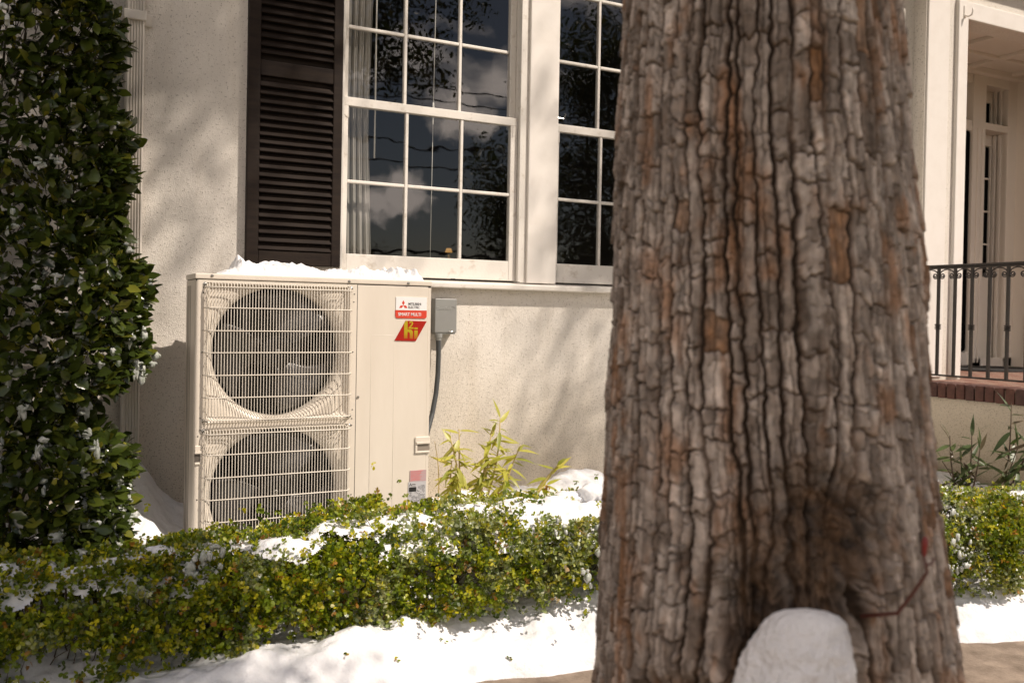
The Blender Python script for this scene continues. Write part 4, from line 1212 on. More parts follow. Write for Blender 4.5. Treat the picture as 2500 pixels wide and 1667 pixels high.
yfL = lambda X: np.interp(X, [-2.5, -0.1, 0.8, 1.9, 2.7], [-1.24, -1.24, -1.25, -1.34, -1.50])
ybL = lambda X: np.interp(X, [-2.5, -0.1, 0.6, 1.4, 2.7], [-0.86, -0.86, -0.84, -0.70, -0.76])
ztL = lambda X: np.interp(X, [-2.5, 0.0, 0.45, 0.75, 1.0, 1.3, 1.9, 2.3, 2.7], [0.46, 0.465, 0.475, 0.495, 0.515, 0.515, 0.50, 0.485, 0.48])
hedge('boxwood_hedge', 'low clipped boxwood hedge in front of the heat pump', -1.5, 2.62, yfL, ybL, ztL, 24000, 3, 'clipped boxwood hedges beside the walk',
      holes=((0.05, 0.20, 0.16, 0.08, 0.85), (0.42, 0.33, 0.07, 0.05, 0.6), (0.35, 0.16, 0.12, 0.05, 0.8), (1.02, 0.30, 0.07, 0.05, 0.7), (1.30, 0.36, 0.06, 0.05, 0.6), (-0.1, 0.15, 0.2, 0.06, 0.5)))
yfR = lambda X: np.interp(X, [2.8, 3.4, 4.3, 5.3], [-1.62, -1.80, -2.05, -2.35])
ybR = lambda X: np.interp(X, [2.8, 3.4, 4.3, 5.3], [-1.05, -1.20, -1.45, -1.75])
ztR = lambda X: np.interp(X, [2.8, 3.3, 4.3, 5.3], [0.50, 0.50, 0.50, 0.49])
hedge('boxwood_hedge', 'snow flecked boxwood hedge in front of the porch', 2.75, 4.9, yfR, ybR, ztR, 12500, 8, 'clipped boxwood hedges beside the walk',
      holes=((3.95, 0.33, 0.14, 0.10, 0.9), (4.3, 0.25, 0.14, 0.08, 0.85)), foamy=True)

# blobs of snow: noise displaced icospheres gathered in one mesh
_ico = bmesh.new(); bmesh.ops.create_icosphere(_ico, subdivisions=3, radius=1.0)
ICO_V = np.array([v.co[:] for v in _ico.verts]); ICO_F = np.array([[v.index for v in f.verts] for f in _ico.faces]); _ico.free()
_ico = bmesh.new(); bmesh.ops.create_icosphere(_ico, subdivisions=2, radius=1.0)
ICS_V = np.array([v.co[:] for v in _ico.verts]); ICS_F = np.array([[v.index for v in f.verts] for f in _ico.faces]); _ico.free()
def blobs(items, small=False):
    BV, BF = (ICS_V, ICS_F) if small else (ICO_V, ICO_F)
    Vs, Fs = [], []
    for i, (c, s, amp) in enumerate(items):
        n1 = fbm(BV[:, 0] * 1.9 + i * 3.1, BV[:, 1] * 1.9 + BV[:, 2] * 1.7 + i, 3, 50) * amp
        v = BV * (1 + n1)[:, None] * np.array(s) + np.array(c)
        Vs.append(v); Fs.append(BF + i * len(BV))
    return np.concatenate(Vs), np.concatenate(Fs)

# thin snow sheets on the hedge tops with leaves poking through
def top_snow(name, label, x0, x1, yf, yb, zt, patches, seed):
    nx, ny = 520, 120
    xs = np.linspace(x0, x1, nx); t = np.linspace(0, 1, ny)
    XX, TT = np.meshgrid(xs, t)
    YY = yf(XX) + 0.02 + (yb(XX) - yf(XX) - 0.04) * TT
    top = zt(XX) + 0.035 * fbm(XX * 4, YY * 4, 3, 36) - 0.05 * np.abs(TT - 0.5) ** 2 * 2 - 0.05 * np.exp(-TT * 7)
    m_ = np.zeros_like(XX) - 0.55
    for (px, pt, rx, rt, s) in patches: m_ = np.maximum(m_, -0.55 + s * np.exp(-((XX - px) / rx) ** 2 - ((TT - pt) / rt) ** 2))
    m_ = m_ + 0.55 * fbm(XX * 8, YY * 8, 5, seed)
    th = np.clip(m_, -0.5, 1.0) * 0.052
    ZZ = top - 0.026 + th + 0.012 * fbm(XX * 24, YY * 24, 4, seed + 3)
    V = np.stack([XX, YY, ZZ], -1).reshape(-1, 3)
    idx = np.arange(nx * ny).reshape(ny, nx)
    keep = (m_ > -0.28)
    F = np.stack([idx[:-1, :-1], idx[:-1, 1:], idx[1:, 1:], idx[1:, :-1]], -1)
    kk = keep[:-1, :-1] & keep[1:, 1:] & keep[:-1, 1:] & keep[1:, :-1]
    F = F[kk]
    o = place(name, fastmesh(name, V, F, M['snow'], smooth=True)); tag(o, label, 'snow', kind='stuff')
    return o
top_snow('snow_on_hedge', 'melting snow patches on the long clipped hedge', -1.4, 2.6, yfL, ybL, ztL,
         [(1.95, 0.45, 0.36, 0.42, 1.45), (2.25, 0.7, 0.2, 0.3, 1.4), (1.60, 0.6, 0.12, 0.2, 0.9), (0.33, 0.45, 0.17, 0.40, 1.45), (0.78, 0.4, 0.10, 0.30, 0.80), (0.60, 0.75, 0.12, 0.25, 0.80), (-0.05, 0.5, 0.35, 0.45, 0.95), (1.1, 0.5, 0.2, 0.3, 0.75), (1.35, 0.35, 0.15, 0.3, 0.75)], 61)
top_snow('snow_on_hedge', 'snow patches on the hedge before the porch', 2.8, 4.8, yfR, ybR, ztR,
         [(3.3, 0.4, 0.3, 0.4, 0.7), (4.2, 0.7, 0.25, 0.25, 1.3), (3.8, 0.5, 0.2, 0.4, 0.4)], 67)
items = []
items.append(((2.19, -1.00, 0.528), (0.060, 0.055, 0.040), 0.55)); items.append(((2.10, -0.97, 0.505), (0.085, 0.060, 0.030), 0.8)); items.append(((2.24, -1.05, 0.510), (0.045, 0.045, 0.030), 0.8))
V, F = blobs(items); o = place('snow_lump', fastmesh('snow_lump', V, F, M['snow'], smooth=True)); tag(o, 'rounded lump of snow on the long hedge close to the trunk', 'snow', kind='stuff')
def clumps(yf, zt, x0, x1, n, seed, zlo=0.19, wet=0.02):
    R_ = np.random.default_rng(seed); it = []
    for i in range(n):
        x = R_.uniform(x0, x1)
        z = R_.uniform(zlo + (0.10 * min(1, max(0, (x - 0.7) / 1.3)) if x < 2.7 else 0.08), float(zt(x)) - 0.02)
        tz = (z - 0.1) / (float(zt(x)) - 0.1)
        if fbm(np.array([x * 2.4]), np.array([z * 3.0]), 2, 77)[0] < 0.02: continue
        y = float(yf(x)) - 0.055 * math.sin(tz * math.pi) + 0.09 * max(0, (tz - .72) / .28) + R_.uniform(-0.035, 0.0)
        for _q in range(R_.integers(2, 6)):
            s = R_.uniform(0.35, 1.0) ** 1.3 * wet
            it.append(((x + R_.normal() * 0.016, y + R_.normal() * 0.006, z + R_.normal() * 0.020), (s * R_.uniform(0.7, 1.4), s * 0.6, s * R_.uniform(0.7, 1.7)), 1.0))
    return it
V, F = blobs(clumps(yfL, ztL, 0.0, 2.5, 260, 5, wet=0.014), True); o = place('slush_on_hedge', fastmesh('slush_on_hedge', V, F, M['slush'], smooth=True)); tag(o, 'foamy slush clinging to the front of the long hedge', 'slush', kind='stuff')
V, F = blobs(clumps(yfR, ztR, 2.8, 4.8, 330, 6, wet=0.012), True); o = place('slush_on_hedge', fastmesh('slush_on_hedge', V, F, M['slush'], smooth=True)); tag(o, 'foamy slush drips covering the hedge before the porch', 'slush', kind='stuff')

# ---- big shrub at the left
def bush_edge(z):
    return np.interp(z, [0.1, 0.45, 0.62, 0.75, 0.83, 0.90, 0.97, 1.04, 1.15, 1.30, 1.55, 1.80, 2.1, 2.35, 2.55, 2.9],
                     [0.29, 0.31, 0.32, 0.28, 0.19, 0.17, 0.22, 0.36, 0.39, 0.36, 0.31, 0.29, 0.28, 0.25, 0.16, 0.10])
bush = empty('shrub', (-0.3, -0.45, 0.2), 'tall dark glossy leaved shrub with snow caught in it, at the left', 'shrub')
R_ = np.random.default_rng(21)
n = 15000
Z = R_.uniform(0.32, 3.0, n)
edge = bush_edge(Z) + 0.07 * fbm(Z * 7, Z * 0, 4, 81) + 0.02
u = R_.uniform(0, 1, n)
X = np.where(R_.uniform(size=n) < 0.45, edge - R_.exponential(0.22, n), edge - R_.uniform(0, 1.3, n))
X = np.maximum(X, -1.1)
din = edge - X
yfront = -0.72 + 0.30 * np.exp(-din / 0.12) + 0.07 * fbm(X * 5, Z * 5, 3, 82) - 0.05
Y = yfront + R_.exponential(0.085, n)
Y = np.minimum(Y, -0.10)
P = np.stack([X, Y, Z], -1)
outw = unit(np.stack([0.9 * np.exp(-din / 0.15), -np.ones(n), 0.15 + 0 * Z], -1) + 0.35 * R_.normal(size=(n, 3)))
D = unit(outw * 0.7 + np.stack([R_.normal(size=n) * 0.7, R_.normal(size=n) * 0.3, R_.normal(size=n) * 0.6 + 0.10], -1))
Nn = unit(outw * 0.5 + np.array([0, -0.2, 0.9]) + 0.45 * R_.normal(size=(n, 3)))
Ln = R_.uniform(0.038, 0.080, n); Wd = Ln * R_.uniform(0.48, 0.62, n)
cols = np.array([(0.030, 0.044, 0.009), (0.046, 0.066, 0.011), (0.038, 0.054, 0.010), (0.075, 0.095, 0.014), (0.13, 0.135, 0.018)])
tn = cols[R_.choice(5, n, p=[.25, .3, .25, .13, .07])] * (1 + .2 * R_.uniform(-1, 1, (n, 1)))
young = R_.uniform(size=n) < 0.14
Ln[young] *= 0.5; Wd[young] *= 0.45; tn[young] = np.array([0.22, 0.21, 0.025]); D[young] = unit(D[young] + np.array([0, -0.3, 1.2]))
# the nearest in view become leaves of their own
_f = P - CAM; zc = _f @ _fwd; px = 1250 + F_PX * (_f @ _r2) / zc; py = CY - F_PX * (_f @ _u2) / zc
vis = (px > -20) & (py > -20) & (py < 1400) & (~young)
depthin = Y - yfront
order = np.argsort(np.where(vis, depthin, 9))
single = order[:290]
rest = np.setdiff1d(np.arange(n), single)
org = np.array(WORLD[bush.name])
V, F, T_ = leaves(P[rest], D[rest], Nn[rest], Ln[rest], Wd[rest], LEAF8, LEAF8F, tn[rest])
o = place('foliage', fastmesh('foliage', V - org, F, M['bushleaf'], T_, smooth=True), bush, tuple(org)); o['kind'] = 'stuff'
lm = []
for k in range(5):
    tm = LEAF8.copy(); tm[:, 2] += 0.10 * (k - 2) * tm[:, 0] ** 2 * -0.6; tm[:, 1] *= 1 + 0.06 * (k - 2)
    lm.append(fastmesh('leaf', tm * np.array([1, 0.52, 0.52]), np.array(LEAF8F), M['bushleaf_o'], smooth=True))
def put_leaf(name, me, parent, p, d, nn, length, wfac=1.0):
    d = Vector(d).normalized(); s = d.cross(Vector(nn)).normalized(); u_ = s.cross(d)
    o = bpy.data.objects.new(name, me); COL.objects.link(o); o.parent = parent
    w = Vector(p) - WORLD[parent.name]
    o.matrix_local = Matrix(((d.x * length, s.x * length * wfac, u_.x * length, w.x), (d.y * length, s.y * length * wfac, u_.y * length, w.y), (d.z * length, s.z * length * wfac, u_.z * length, w.z), (0, 0, 0, 1)))
    return o
for j, i in enumerate(single):
    put_leaf('leaf', lm[j % 5], bush, P[i], D[i], Nn[i], Ln[i])
g = G()
for k in range(26):
    bx = R_.uniform(-0.9, 0.15); by = -0.35 + R_.uniform(-.1, .1)
    zt_ = R_.uniform(0.9, 2.9); ex = min(bx + R_.uniform(-.2, .35), float(bush_edge(zt_)) - 0.05)
    g.tube([(bx, by, 0.1), ((bx + ex) / 2 + R_.uniform(-.05, .05), by - 0.05, zt_ * 0.5), (ex, by - R_.uniform(0, .2), zt_)], [0.012, 0.008, 0.003], 5, cap=False)
for i in R_.choice(n, 520, replace=False):
    p = Vector(P[i]); q_ = p - Vector(outw[i]) * R_.uniform(.08, .2) + Vector((0, 0, -R_.uniform(.02, .1)))
    g.tube([q_, p], [0.0028, 0.0014], 3, cap=False)
g.build('branches', M['twig'], bush, smooth=True)
it = []
cand = np.where(vis & (depthin < 0.09))[0]
R_.shuffle(cand)
for i in cand[:140]:
    z_ = P[i, 2]
    if R_.uniform() > np.interp(z_, [0.3, 0.8, 1.6, 2.2, 2.7], [1.0, 0.95, 0.75, 0.35, 0.15]): continue
    c = P[i] + D[i] * Ln[i] * 0.5 + Nn[i] * 0.004
    for _q in range(R_.integers(2, 5)):
        sz = R_.uniform(0.005, 0.014) * np.interp(z_, [0.3, 1.0, 2.2], [1.35, 1.15, 0.8])
        o3 = R_.normal(size=3) * np.array([0.012, 0.005, 0.016])
        if _q == 0: it.append((tuple(c + o3 * 0.2 - np.array([0, 0.004, sz * 0.9])), (sz * 0.75, sz * 0.6, sz * R_.uniform(1.2, 2.6)), 0.9))
        else: it.append((tuple(c + o3), (sz * R_.uniform(0.9, 1.6), sz * 0.7, sz * R_.uniform(0.6, 1.1)), 1.0))
V, F = blobs(it); o = place('snow_in_shrub', fastmesh('snow_in_shrub', V, F, M['slush'], smooth=True)); tag(o, 'drips of melting snow caught on the broad leaves of the tall shrub', 'snow', kind='stuff')

# ---- slender yellow green canes between the heat pump and the tree
NL = 9
lance = []
for k in range(4):
    V = []; bend = (-0.10, -0.22, -0.35, 0.06)[k]
    for i in range(NL):
        t_ = i / (NL - 1); w_ = 0.5 * math.sin(math.pi * min(1, t_ * 1.05) ** 0.75) * (1 - 0.15 * t_)
        w_ = max(0.01, w_) if i < NL - 1 else 0.004
        z_ = bend * t_ * t_
        V += [(t_, w_ * 0.23, z_ + 0.03 * w_), (t_, 0, z_), (t_, -w_ * 0.23, z_ + 0.03 * w_)]
    F = []
    for i in range(NL - 1):
        F += [(3 * i, 3 * i + 1, 3 * i + 4, 3 * i + 3), (3 * i + 1, 3 * i + 2, 3 * i + 5, 3 * i + 4)]
    lance.append((np.array(V), np.array(F)))
BL = [fastmesh('leaf', V, F, M['bambooleaf'], smooth=True) for V, F in lance]
OL = [fastmesh('leaf', V * np.array([1, 0.75, 0.6]), F, M['oleleaf'], smooth=True) for V, F in lance]
def cane(name, label, base, tips, meshes, mat, leafn, size, grp, seed, droop=0.3, cat='plant', thick=0.0070, spread=0.8):
    R_ = random.Random(seed)
    root = empty(name, base, label, cat, grp)
    for (tx_, ty_, tz_) in tips:
        b = Vector(base) + Vector((R_.uniform(-.015, .015), R_.uniform(-.015, .015), -0.05))
        t_ = Vector((tx_, ty_, tz_))
        side = Vector((R_.uniform(-.03, .03), R_.uniform(-.02, .02), 0))
        pts = [b.lerp(t_, k / 6) + side * math.sin(math.pi * k / 6) + Vector((0, 0, 0.06 * math.sin(math.pi * k / 6) * abs(tx_ - base[0]) * 3)) for k in range(7)]
        G().tube(pts, [thick * (1 - 0.11 * k) for k in range(7)], 7).build('stem', mat, root, smooth=True)
        for k in range(leafn):
            f = 0.30 + 0.70 * (k + R_.random()) / leafn if leafn > 6 else 0.5 + 0.5 * (k + 1) / leafn
            f = min(f, 1.0); i = min(5, int(f * 6)); p = pts[i].lerp(pts[i + 1], f * 6 - i)
            a = R_.uniform(0, 6.283)
            d = Vector((math.cos(a) * spread, math.sin(a) * 0.55 * spread - 0.12, R_.uniform(-0.55, 0.55) - droop * R_.random()))
            if f > 0.9: d += (pts[6] - pts[5]).normalized() * 0.7
            L_ = size * R_.uniform(0.65, 1.15)
            put_leaf('leaf', meshes[R_.randrange(4)], root, p, d, Vector((R_.uniform(-.4, .4), -0.5, 1.0)), L_, R_.uniform(0.8, 1.15))
    return root
GRP = 'slender canes growing against the wall'
cane('cane_plant', 'leafless yellow cane right beside the heat pump corner', (1.735, -0.35, 0.36), [(1.700, -0.37, 0.70)], BL, M['bamboostem'], 0, 0.05, GRP, 1, thick=0.004)
cane('cane_plant', 'bushy yellow green cane plant nearest the heat pump', (1.86, -0.34, 0.34), [(1.775, -0.38, 0.72), (1.80, -0.35, 0.60), (1.845, -0.33, 0.75)], BL, M['bamboostem'], 22, 0.105, GRP, 12, 0.5)
cane('cane_plant', 'tallest cane plant with arching stems in front of the wall', (1.955, -0.34, 0.34), [(2.055, -0.36, 0.80), (2.03, -0.33, 0.74), (1.99, -0.40, 0.60)], BL, M['bamboostem'], 26, 0.105, GRP, 23, 0.45)
cane('cane_plant', 'small cane plant leaning right, in the middle of the row', (2.06, -0.36, 0.34), [(2.17, -0.37, 0.66), (2.09, -0.36, 0.55)], BL, M['bamboostem'], 20, 0.100, GRP, 31, 0.5)
cane('cane_plant', 'low cane plant sprawling right towards the snow heap', (2.14, -0.38, 0.32), [(2.37, -0.40, 0.55), (2.30, -0.42, 0.46)], BL, M['bamboostem'], 20, 0.105, GRP, 44, 0.5)
GRP = 'lance leaved plants below the porch'
cane('lance_leaf_plant', 'dark bushy lance leaved plant low under the porch bricks', (5.0, -0.80, 0.2), [(4.98, -0.70, 0.62), (5.02, -0.82, 0.66), (4.96, -0.92, 0.60), (5.02, -0.62, 0.45), (5.0, -0.76, 0.50)], OL, M['twig'], 15, 0.15, GRP, 51, 0.0, spread=0.7)
cane('lance_leaf_plant', 'tall leggy lance leaved plant rising in front of the porch bricks', (5.0, -0.98, 0.2), [(5.0, -1.08, 0.86), (5.0, -1.26, 0.74), (4.97, -1.15, 0.62), (5.0, -1.34, 0.9)], OL, M['twig'], 15, 0.17, GRP, 62, 0.1, spread=0.8)

# fallen sprigs on the snow
sprig = []
for i, (x, y) in enumerate(((0.75, -1.50), (1.12, -1.44), (1.55, -1.47), (1.32, -1.38), (0.52, -1.44), (0.95, -1.42))):
    Pn = np.array([[x, y, ground_z(x, y) + 0.006]] * 4) + RNG.normal(size=(4, 3)) * 0.004
    Dn = unit(RNG.normal(size=(4, 3)) * np.array([1, 1, 0.5])); 
    V, F, T_ = leaves(Pn, Dn, np.tile([[0, -0.4, 1.0]], (4, 1)), [0.014] * 4, [0.010] * 4, LEAF6, LEAF6F, palette(4, BOXCOL))
    o = place('leaf_sprig', fastmesh('leaf_sprig', V, F, M['boxleaf'], T_)); tag(o, ['second leaf sprig from the left on the snow strip', 'fourth leaf sprig from the left on the snow strip', 'rightmost leaf sprig on the snow strip, nearest the trunk', 'leaf sprig tucked close under the hedge, fifth from the left', 'leftmost leaf sprig on the snow strip before the hedge', 'third leaf sprig from the left on the snow strip'][i], 'leaves', 'fallen sprigs on the snow')

# ================================================================== FOREGROUND TREE
TC = np.array([1.181, -3.14])
tree = empty('oak_tree', (TC[0], TC[1], 0), 'thick plated bark tree trunk standing close in the foreground', 'tree')
def Rz(z): return np.interp(z, [-0.2, 0.0, 0.4, 0.638, 1.0, 1.3, 1.6, 1.95, 2.6, 3.4, 4.2], [0.56, 0.50, 0.375, 0.330, 0.297, 0.278, 0.265, 0.244, 0.240, 0.238, 0.235])
face = math.atan2(CAM[1] - TC[1], CAM[0] - TC[0])
NAg, NZg = 550, 860
a1 = np.linspace(-1.75, 1.75, NAg - 50); a2 = np.linspace(1.75, 2 * math.pi - 1.75, 52)[1:-1]
ang = np.concatenate([a1, a2]); zz = np.concatenate([np.linspace(0.35, 2.25, NZg - 60), np.linspace(2.25, 4.2, 61)[1:]])
AA, Zg = np.meshgrid(ang, zz)
U = AA * 0.285; Vv = Zg
# warp: furrows wander, swirl round the knots
wx = 0.012 * fbm(U * 9, Vv * 3, 3, 101) + 0.0035 * fbm(U * 40, Vv * 22, 2, 103)
wy = 0.030 * fbm(U * 7, Vv * 6, 3, 105)
knots = [(0.085, 0.99, 0.085, 0.085), (0.045, 0.78, 0.070, 0.060), (-0.115, 0.70, 0.06, 0.05), (0.075, 0.89, 0.05, 0.07), (-0.01, 0.86, 0.05, 0.12)]
kn_m = np.zeros_like(U)
for (ku, kz, ru, rz) in knots:
    d = np.sqrt(((U - ku) / ru) ** 2 + ((Vv - kz) / rz) ** 2)
    fall = np.exp(-d ** 2 * 0.7)
    kn_m = np.maximum(kn_m, fall)
    wx = wx + fall * 0.020 * np.tanh((U - ku) / 0.02) + fall * 0.010 * fbm(U * 30, Vv * 30, 3, 107); wy = wy + fall * 0.02 * np.sin(d * 5)
rough = fbm(U * 75, Vv * 40, 4, 111); fine = fbm(U * 170, Vv * 90, 2, 113)
def strips(su, sv, wc, wh, k0, wander, jag, keepv, keeph):
    """wandering vertical furrows, each strip broken into scales"""
    uu = U + wx
    iu = np.floor(uu / su).astype(int)
    def bpos(i):
        return (i + 0.55 * (_hash(i, i * 0 + 3, k0) - 0.5)) * su + wander * fbm(Vv * 4.2 + i * 7.7, i * 1.37, 3, k0 + 1) + jag * fbm(Vv * 55 + i * 3.1, i * 2.3 + U * 30, 4, k0 + 2)
    B = [bpos(iu + d) for d in (-1, 0, 1, 2)]
    dL = np.full(U.shape, 9.0); dR = np.full(U.shape, 9.0); c = np.full(U.shape, -9999); cr = c.copy()
    for d, b in zip((-1, 0, 1, 2), B):
        e = uu - b
        m = (e >= 0) & (e < dL); dL = np.where(m, e, dL); c = np.where(m, iu + d, c)
        m = (e < 0) & (-e < dR); dR = np.where(m, -e, dR); cr = np.where(m, iu + d, cr)
    def strength(i): return smoothstep(keepv, keepv + 0.25, 0.5 + 0.75 * fbm(Vv * 3.3 + i * 11.3, i * 5.1, 2, k0 + 3))
    fL = strength(c) * (1 - smoothstep(0.25, 1.0, dL / (wc * (0.8 + 0.7 * _hash(c, c * 0 + 4, k0) + 0.5 * rough))))
    fR = strength(cr) * (1 - smoothstep(0.25, 1.0, dR / (wc * (0.8 + 0.7 * _hash(cr, cr * 0 + 4, k0) + 0.5 * rough))))
    svc = sv * (0.65 + 0.9 * _hash(c, c * 0 + 6, k0 + 4))
    vv = Vv + wy * 0.6 + 0.016 * fbm(U * 60, Vv * 9, 4, k0 + 5) + (0.5 * (_hash(c, c * 0 + 8, k0) - 0.5)) * (uu - c * su)
    jv = np.floor(vv / svc).astype(int)
    dV = np.full(U.shape, 9.0); j = np.full(U.shape, -999); best = np.full(U.shape, 9.0)
    for d in (-1, 0, 1, 2):
        jb = jv + d
        pb = (jb + 0.8 * (_hash(c, jb, k0 + 6) - 0.5)) * svc
        e = vv - pb
        st_ = (_hash(c, jb, k0 + 7) > keeph)
        dV = np.where(st_ & (np.abs(e) < dV), np.abs(e), dV)
        m = st_ & (e >= 0) & (e < best); best = np.where(m, e, best); j = np.where(m, jb, j)
    fV = 1 - smoothstep(0.2, 1.0, dV / (wh * (0.7 + 0.8 * rough + 0.5 * _hash(c, j, k0 + 8))))
    return np.maximum(np.maximum(fL, fR), fV * 0.85), c, j, best
fur, cc_, jj_, up_ = strips(0.0300, 0.082, 0.0046, 0.0034, 200, 0.010, 0.0070, 0.20, 0.10)
fur2, c2_, j2_, _u = strips(0.0115, 0.036, 0.0019, 0.0018, 230, 0.008, 0.0055, 0.34, 0.22)
ID = (cc_ * 7919 + jj_ * 104729) % 4093
ID2 = (c2_ * 3571 + j2_ * 50021) % 4093
plate = (1 - fur) ** 0.75
plate2 = 1 - 0.60 * fur2
fib = fbm(U * 150, Vv * 14, 3, 151); flake = fbm(U * 48, Vv * 30, 4, 153)
hplate = 0.006 + 0.009 * _hash(ID, ID * 0 + 1, 7)
low = _hash(ID, ID * 0 + 5, 11) < 0.032                     # scales that fell off: rust coloured, lower
hplate = np.where(low, 0.003, hplate)
# scales lift a little at their lower end
hplate = hplate + 0.004 * np.exp(-up_ / 0.02)
layer = 0.0014 * np.floor(3 * (0.5 + 0.5 * fbm(U * 22, Vv * 12, 3, 121))) 
H = plate * (hplate + layer + 0.0024 * (_hash(ID2, ID2 * 0 + 9, 14) - 0.5) + 0.0018 * np.abs(flake) + 0.0012 * fib) * plate2 + 0.0016 * (_hash(ID2, ID2 * 0 + 4, 12) - 0.5) * plate + 0.0012 * rough * plate + 0.0008 * fine
H = H + 0.006 * fbm(U * 3, Vv * 2.2, 2, 123)
H = H + 0.011 * np.exp(-((AA - 1.45) / 0.30) ** 2 - ((Zg - 1.44) / 0.11) ** 2)
H = H - kn_m * 0.036 + kn_m * (0.030 * np.abs(fbm(U * 30, Vv * 26, 4, 125)) + 0.020 * fbm(U * 60, Vv * 48, 3, 127))
for (ku, kz, ru, rz) in knots:
    d = np.sqrt(((U - ku) / ru) ** 2 + ((Vv - kz) / rz) ** 2)
    H = H + 0.010 * np.exp(-((d - 1.35) / 0.35) ** 2)
lobes = 0.020 * np.cos(AA * 3 + 0.8) * smoothstep(1.2, 0.4, Zg) + 0.008 * np.cos(AA * 5 + 2 + Zg)
R = Rz(Zg) - 0.012 + H + lobes
lean = np.interp(Zg, [0, 0.64, 1.3, 1.95, 4.2], [0.055, 0.034, 0.004, -0.017, -0.035])
PX = TC[0] + R * np.cos(face + AA) + lean * 0.737; PY = TC[1] + R * np.sin(face + AA) - lean * 0.675
hsh = 0.55 * _hash(ID, ID * 0 + 2, 8) + 0.45 * _hash(ID2, ID2 * 0 + 2, 8)
grey = np.stack([0.140 + 0.45 * hsh ** 1.6, 0.106 + 0.395 * hsh ** 1.6, 0.082 + 0.350 * hsh ** 1.6], -1)
patch = smoothstep(0.0, 0.42, fbm(U * 20, Vv * 10, 4, 131))[..., None]
pale = smoothstep(0.05, 0.45, fbm(U * 34 + 9, Vv * 16, 4, 133) + 0.25 * flake)[..., None]
rust = np.array([0.30, 0.140, 0.058])
colr = grey * (1 - 0.62 * patch) + rust * 0.62 * patch
colr = colr * (1 - 0.45 * pale) + np.array([0.56, 0.49, 0.43]) * 0.45 * pale
colr = np.where(low[..., None], colr * 0.35 + np.array([0.27, 0.130, 0.052]) * 0.65 * (0.85 + 0.6 * rough[..., None]), colr)
colr = colr * (1 + 0.30 * rough[..., None] + 0.30 * fib[..., None]) * (1 - 0.45 * fur2[..., None])
# raw brown margins along the furrows
marg = smoothstep(0.95, 0.45, plate)[..., None]
colr = colr * (1 - 0.5 * marg) + np.array([0.15, 0.085, 0.048]) * 0.5 * marg
crk = np.array([0.032, 0.020, 0.013])
pm = smoothstep(0.02, 0.55, plate)[..., None]
colr = crk * (1 - pm) + colr * pm
kc = np.array([0.075, 0.045, 0.026]) * (1 + 1.5 * fbm(U * 55, Vv * 40, 4, 135)).clip(0.25, 3)[..., None]
km = np.clip(kn_m * 1.25, 0, 0.92)[..., None]
colr = colr * (1 - km) + kc * km
V = np.stack([PX, PY, Zg], -1).reshape(-1, 3)
nA = len(ang); nZ = len(zz)
idx = np.arange(nA * nZ).reshape(nZ, nA)
nxt = np.roll(idx, -1, axis=1)
F = np.stack([idx[:-1], nxt[:-1], nxt[1:], idx[1:]], -1).reshape(-1, 4)
org = np.array(WORLD[tree.name])
o = place('trunk', fastmesh('trunk', V - org, F, M['bark'], np.clip(colr, 0.005, 1).reshape(-1, 3), smooth=True), tree, tuple(org))
# root flare below the view
g = G(); V = []
for z in (-0.1, 0.0, 0.12, 0.25, 0.37):
    for j in range(64):
        a = 2 * math.pi * j / 64
        r = float(Rz(z)) - 0.005 + (0.03 + 0.10 * max(0, 0.3 - z)) * math.cos(5 * a + 1)
        V.append((TC[0] + r * math.cos(a) + 0.040, TC[1] + r * math.sin(a) - 0.035, z))
g.add(V, [(i * 64 + j, i * 64 + (j + 1) % 64, (i + 1) * 64 + (j + 1) % 64, (i + 1) * 64 + j) for i in range(4) for j in range(64)])
g.build('root_flare', M['barkfar'], tree, smooth=True)

# crown: leaf clumps, denser where its shade falls (shrub, left of the hedge, trunk itself)
def shade_density(s, t):
    d = np.zeros_like(s)
    d = np.where((s < -0.62) & (t < 1.0), 1.5, d)
    d = np.where((s < 0.10) & (t >= 1.25), 1.2, d)
    d = np.where((s < -0.30) & (t >= 0.62), 1.2, d)
    d = np.where((s >= 0.10) & (s < 1.0) & (t > 1.38), 3.3, d)
    d = np.where((s >= 1.0) & (s < 3.4) & (t > 1.55), 1.7, d)
    d = np.where((s >= 1.5) & (s < 3.4) & (t <= 1.55) & (t > 0.3), 0.9, d)
    d = np.where((s > 4.6), 0.0, d)
    d = np.where((s > 3.4) & (s < 4.6) & (t > 2), 0.2, d)
    return d
R_ = np.random.default_rng(33)
n = 9000
s = R_.uniform(-3.6, 4.6, n); t = R_.uniform(-4.9, 4.6, n); yv = R_.uniform(-8.6, -3.6, n)
CXc = s - 0.9 * yv; CZc = t - 1.5 * yv
al_ = (s + 0.85 * t) / 1.31; ac_ = (t - 0.85 * s) / 1.31
streak = fbm(al_ * 1.3 + 5, ac_ * 3.4, 3, 301)
thr_ = np.where((s > 0.05) & (s < 1.0), 0.02, np.where(s >= 1.0, 0.10, -9.0))
ok = (streak > thr_) & (R_.uniform(size=n) < shade_density(s, t) * 0.30) & (CZc > 3.9) & (CZc < 11.5) & (((CXc - 3.2) / 5.5) ** 2 + ((CZc - 7.5) / 4.4) ** 2 + ((yv + 5.5) / 3.6) ** 2 < 1.15)
taz = CXc / (4.43 - yv); sl_ = (CZc - 1.32) / (4.43 - yv)      # crown cut open below these slopes so the panes mirror sky
ok &= np.where(taz < 0.42, sl_ > 0.235, np.where(taz < 0.56, sl_ > 0.36, sl_ > 0.27))
CC = np.stack([CXc, yv, CZc], -1)[ok]
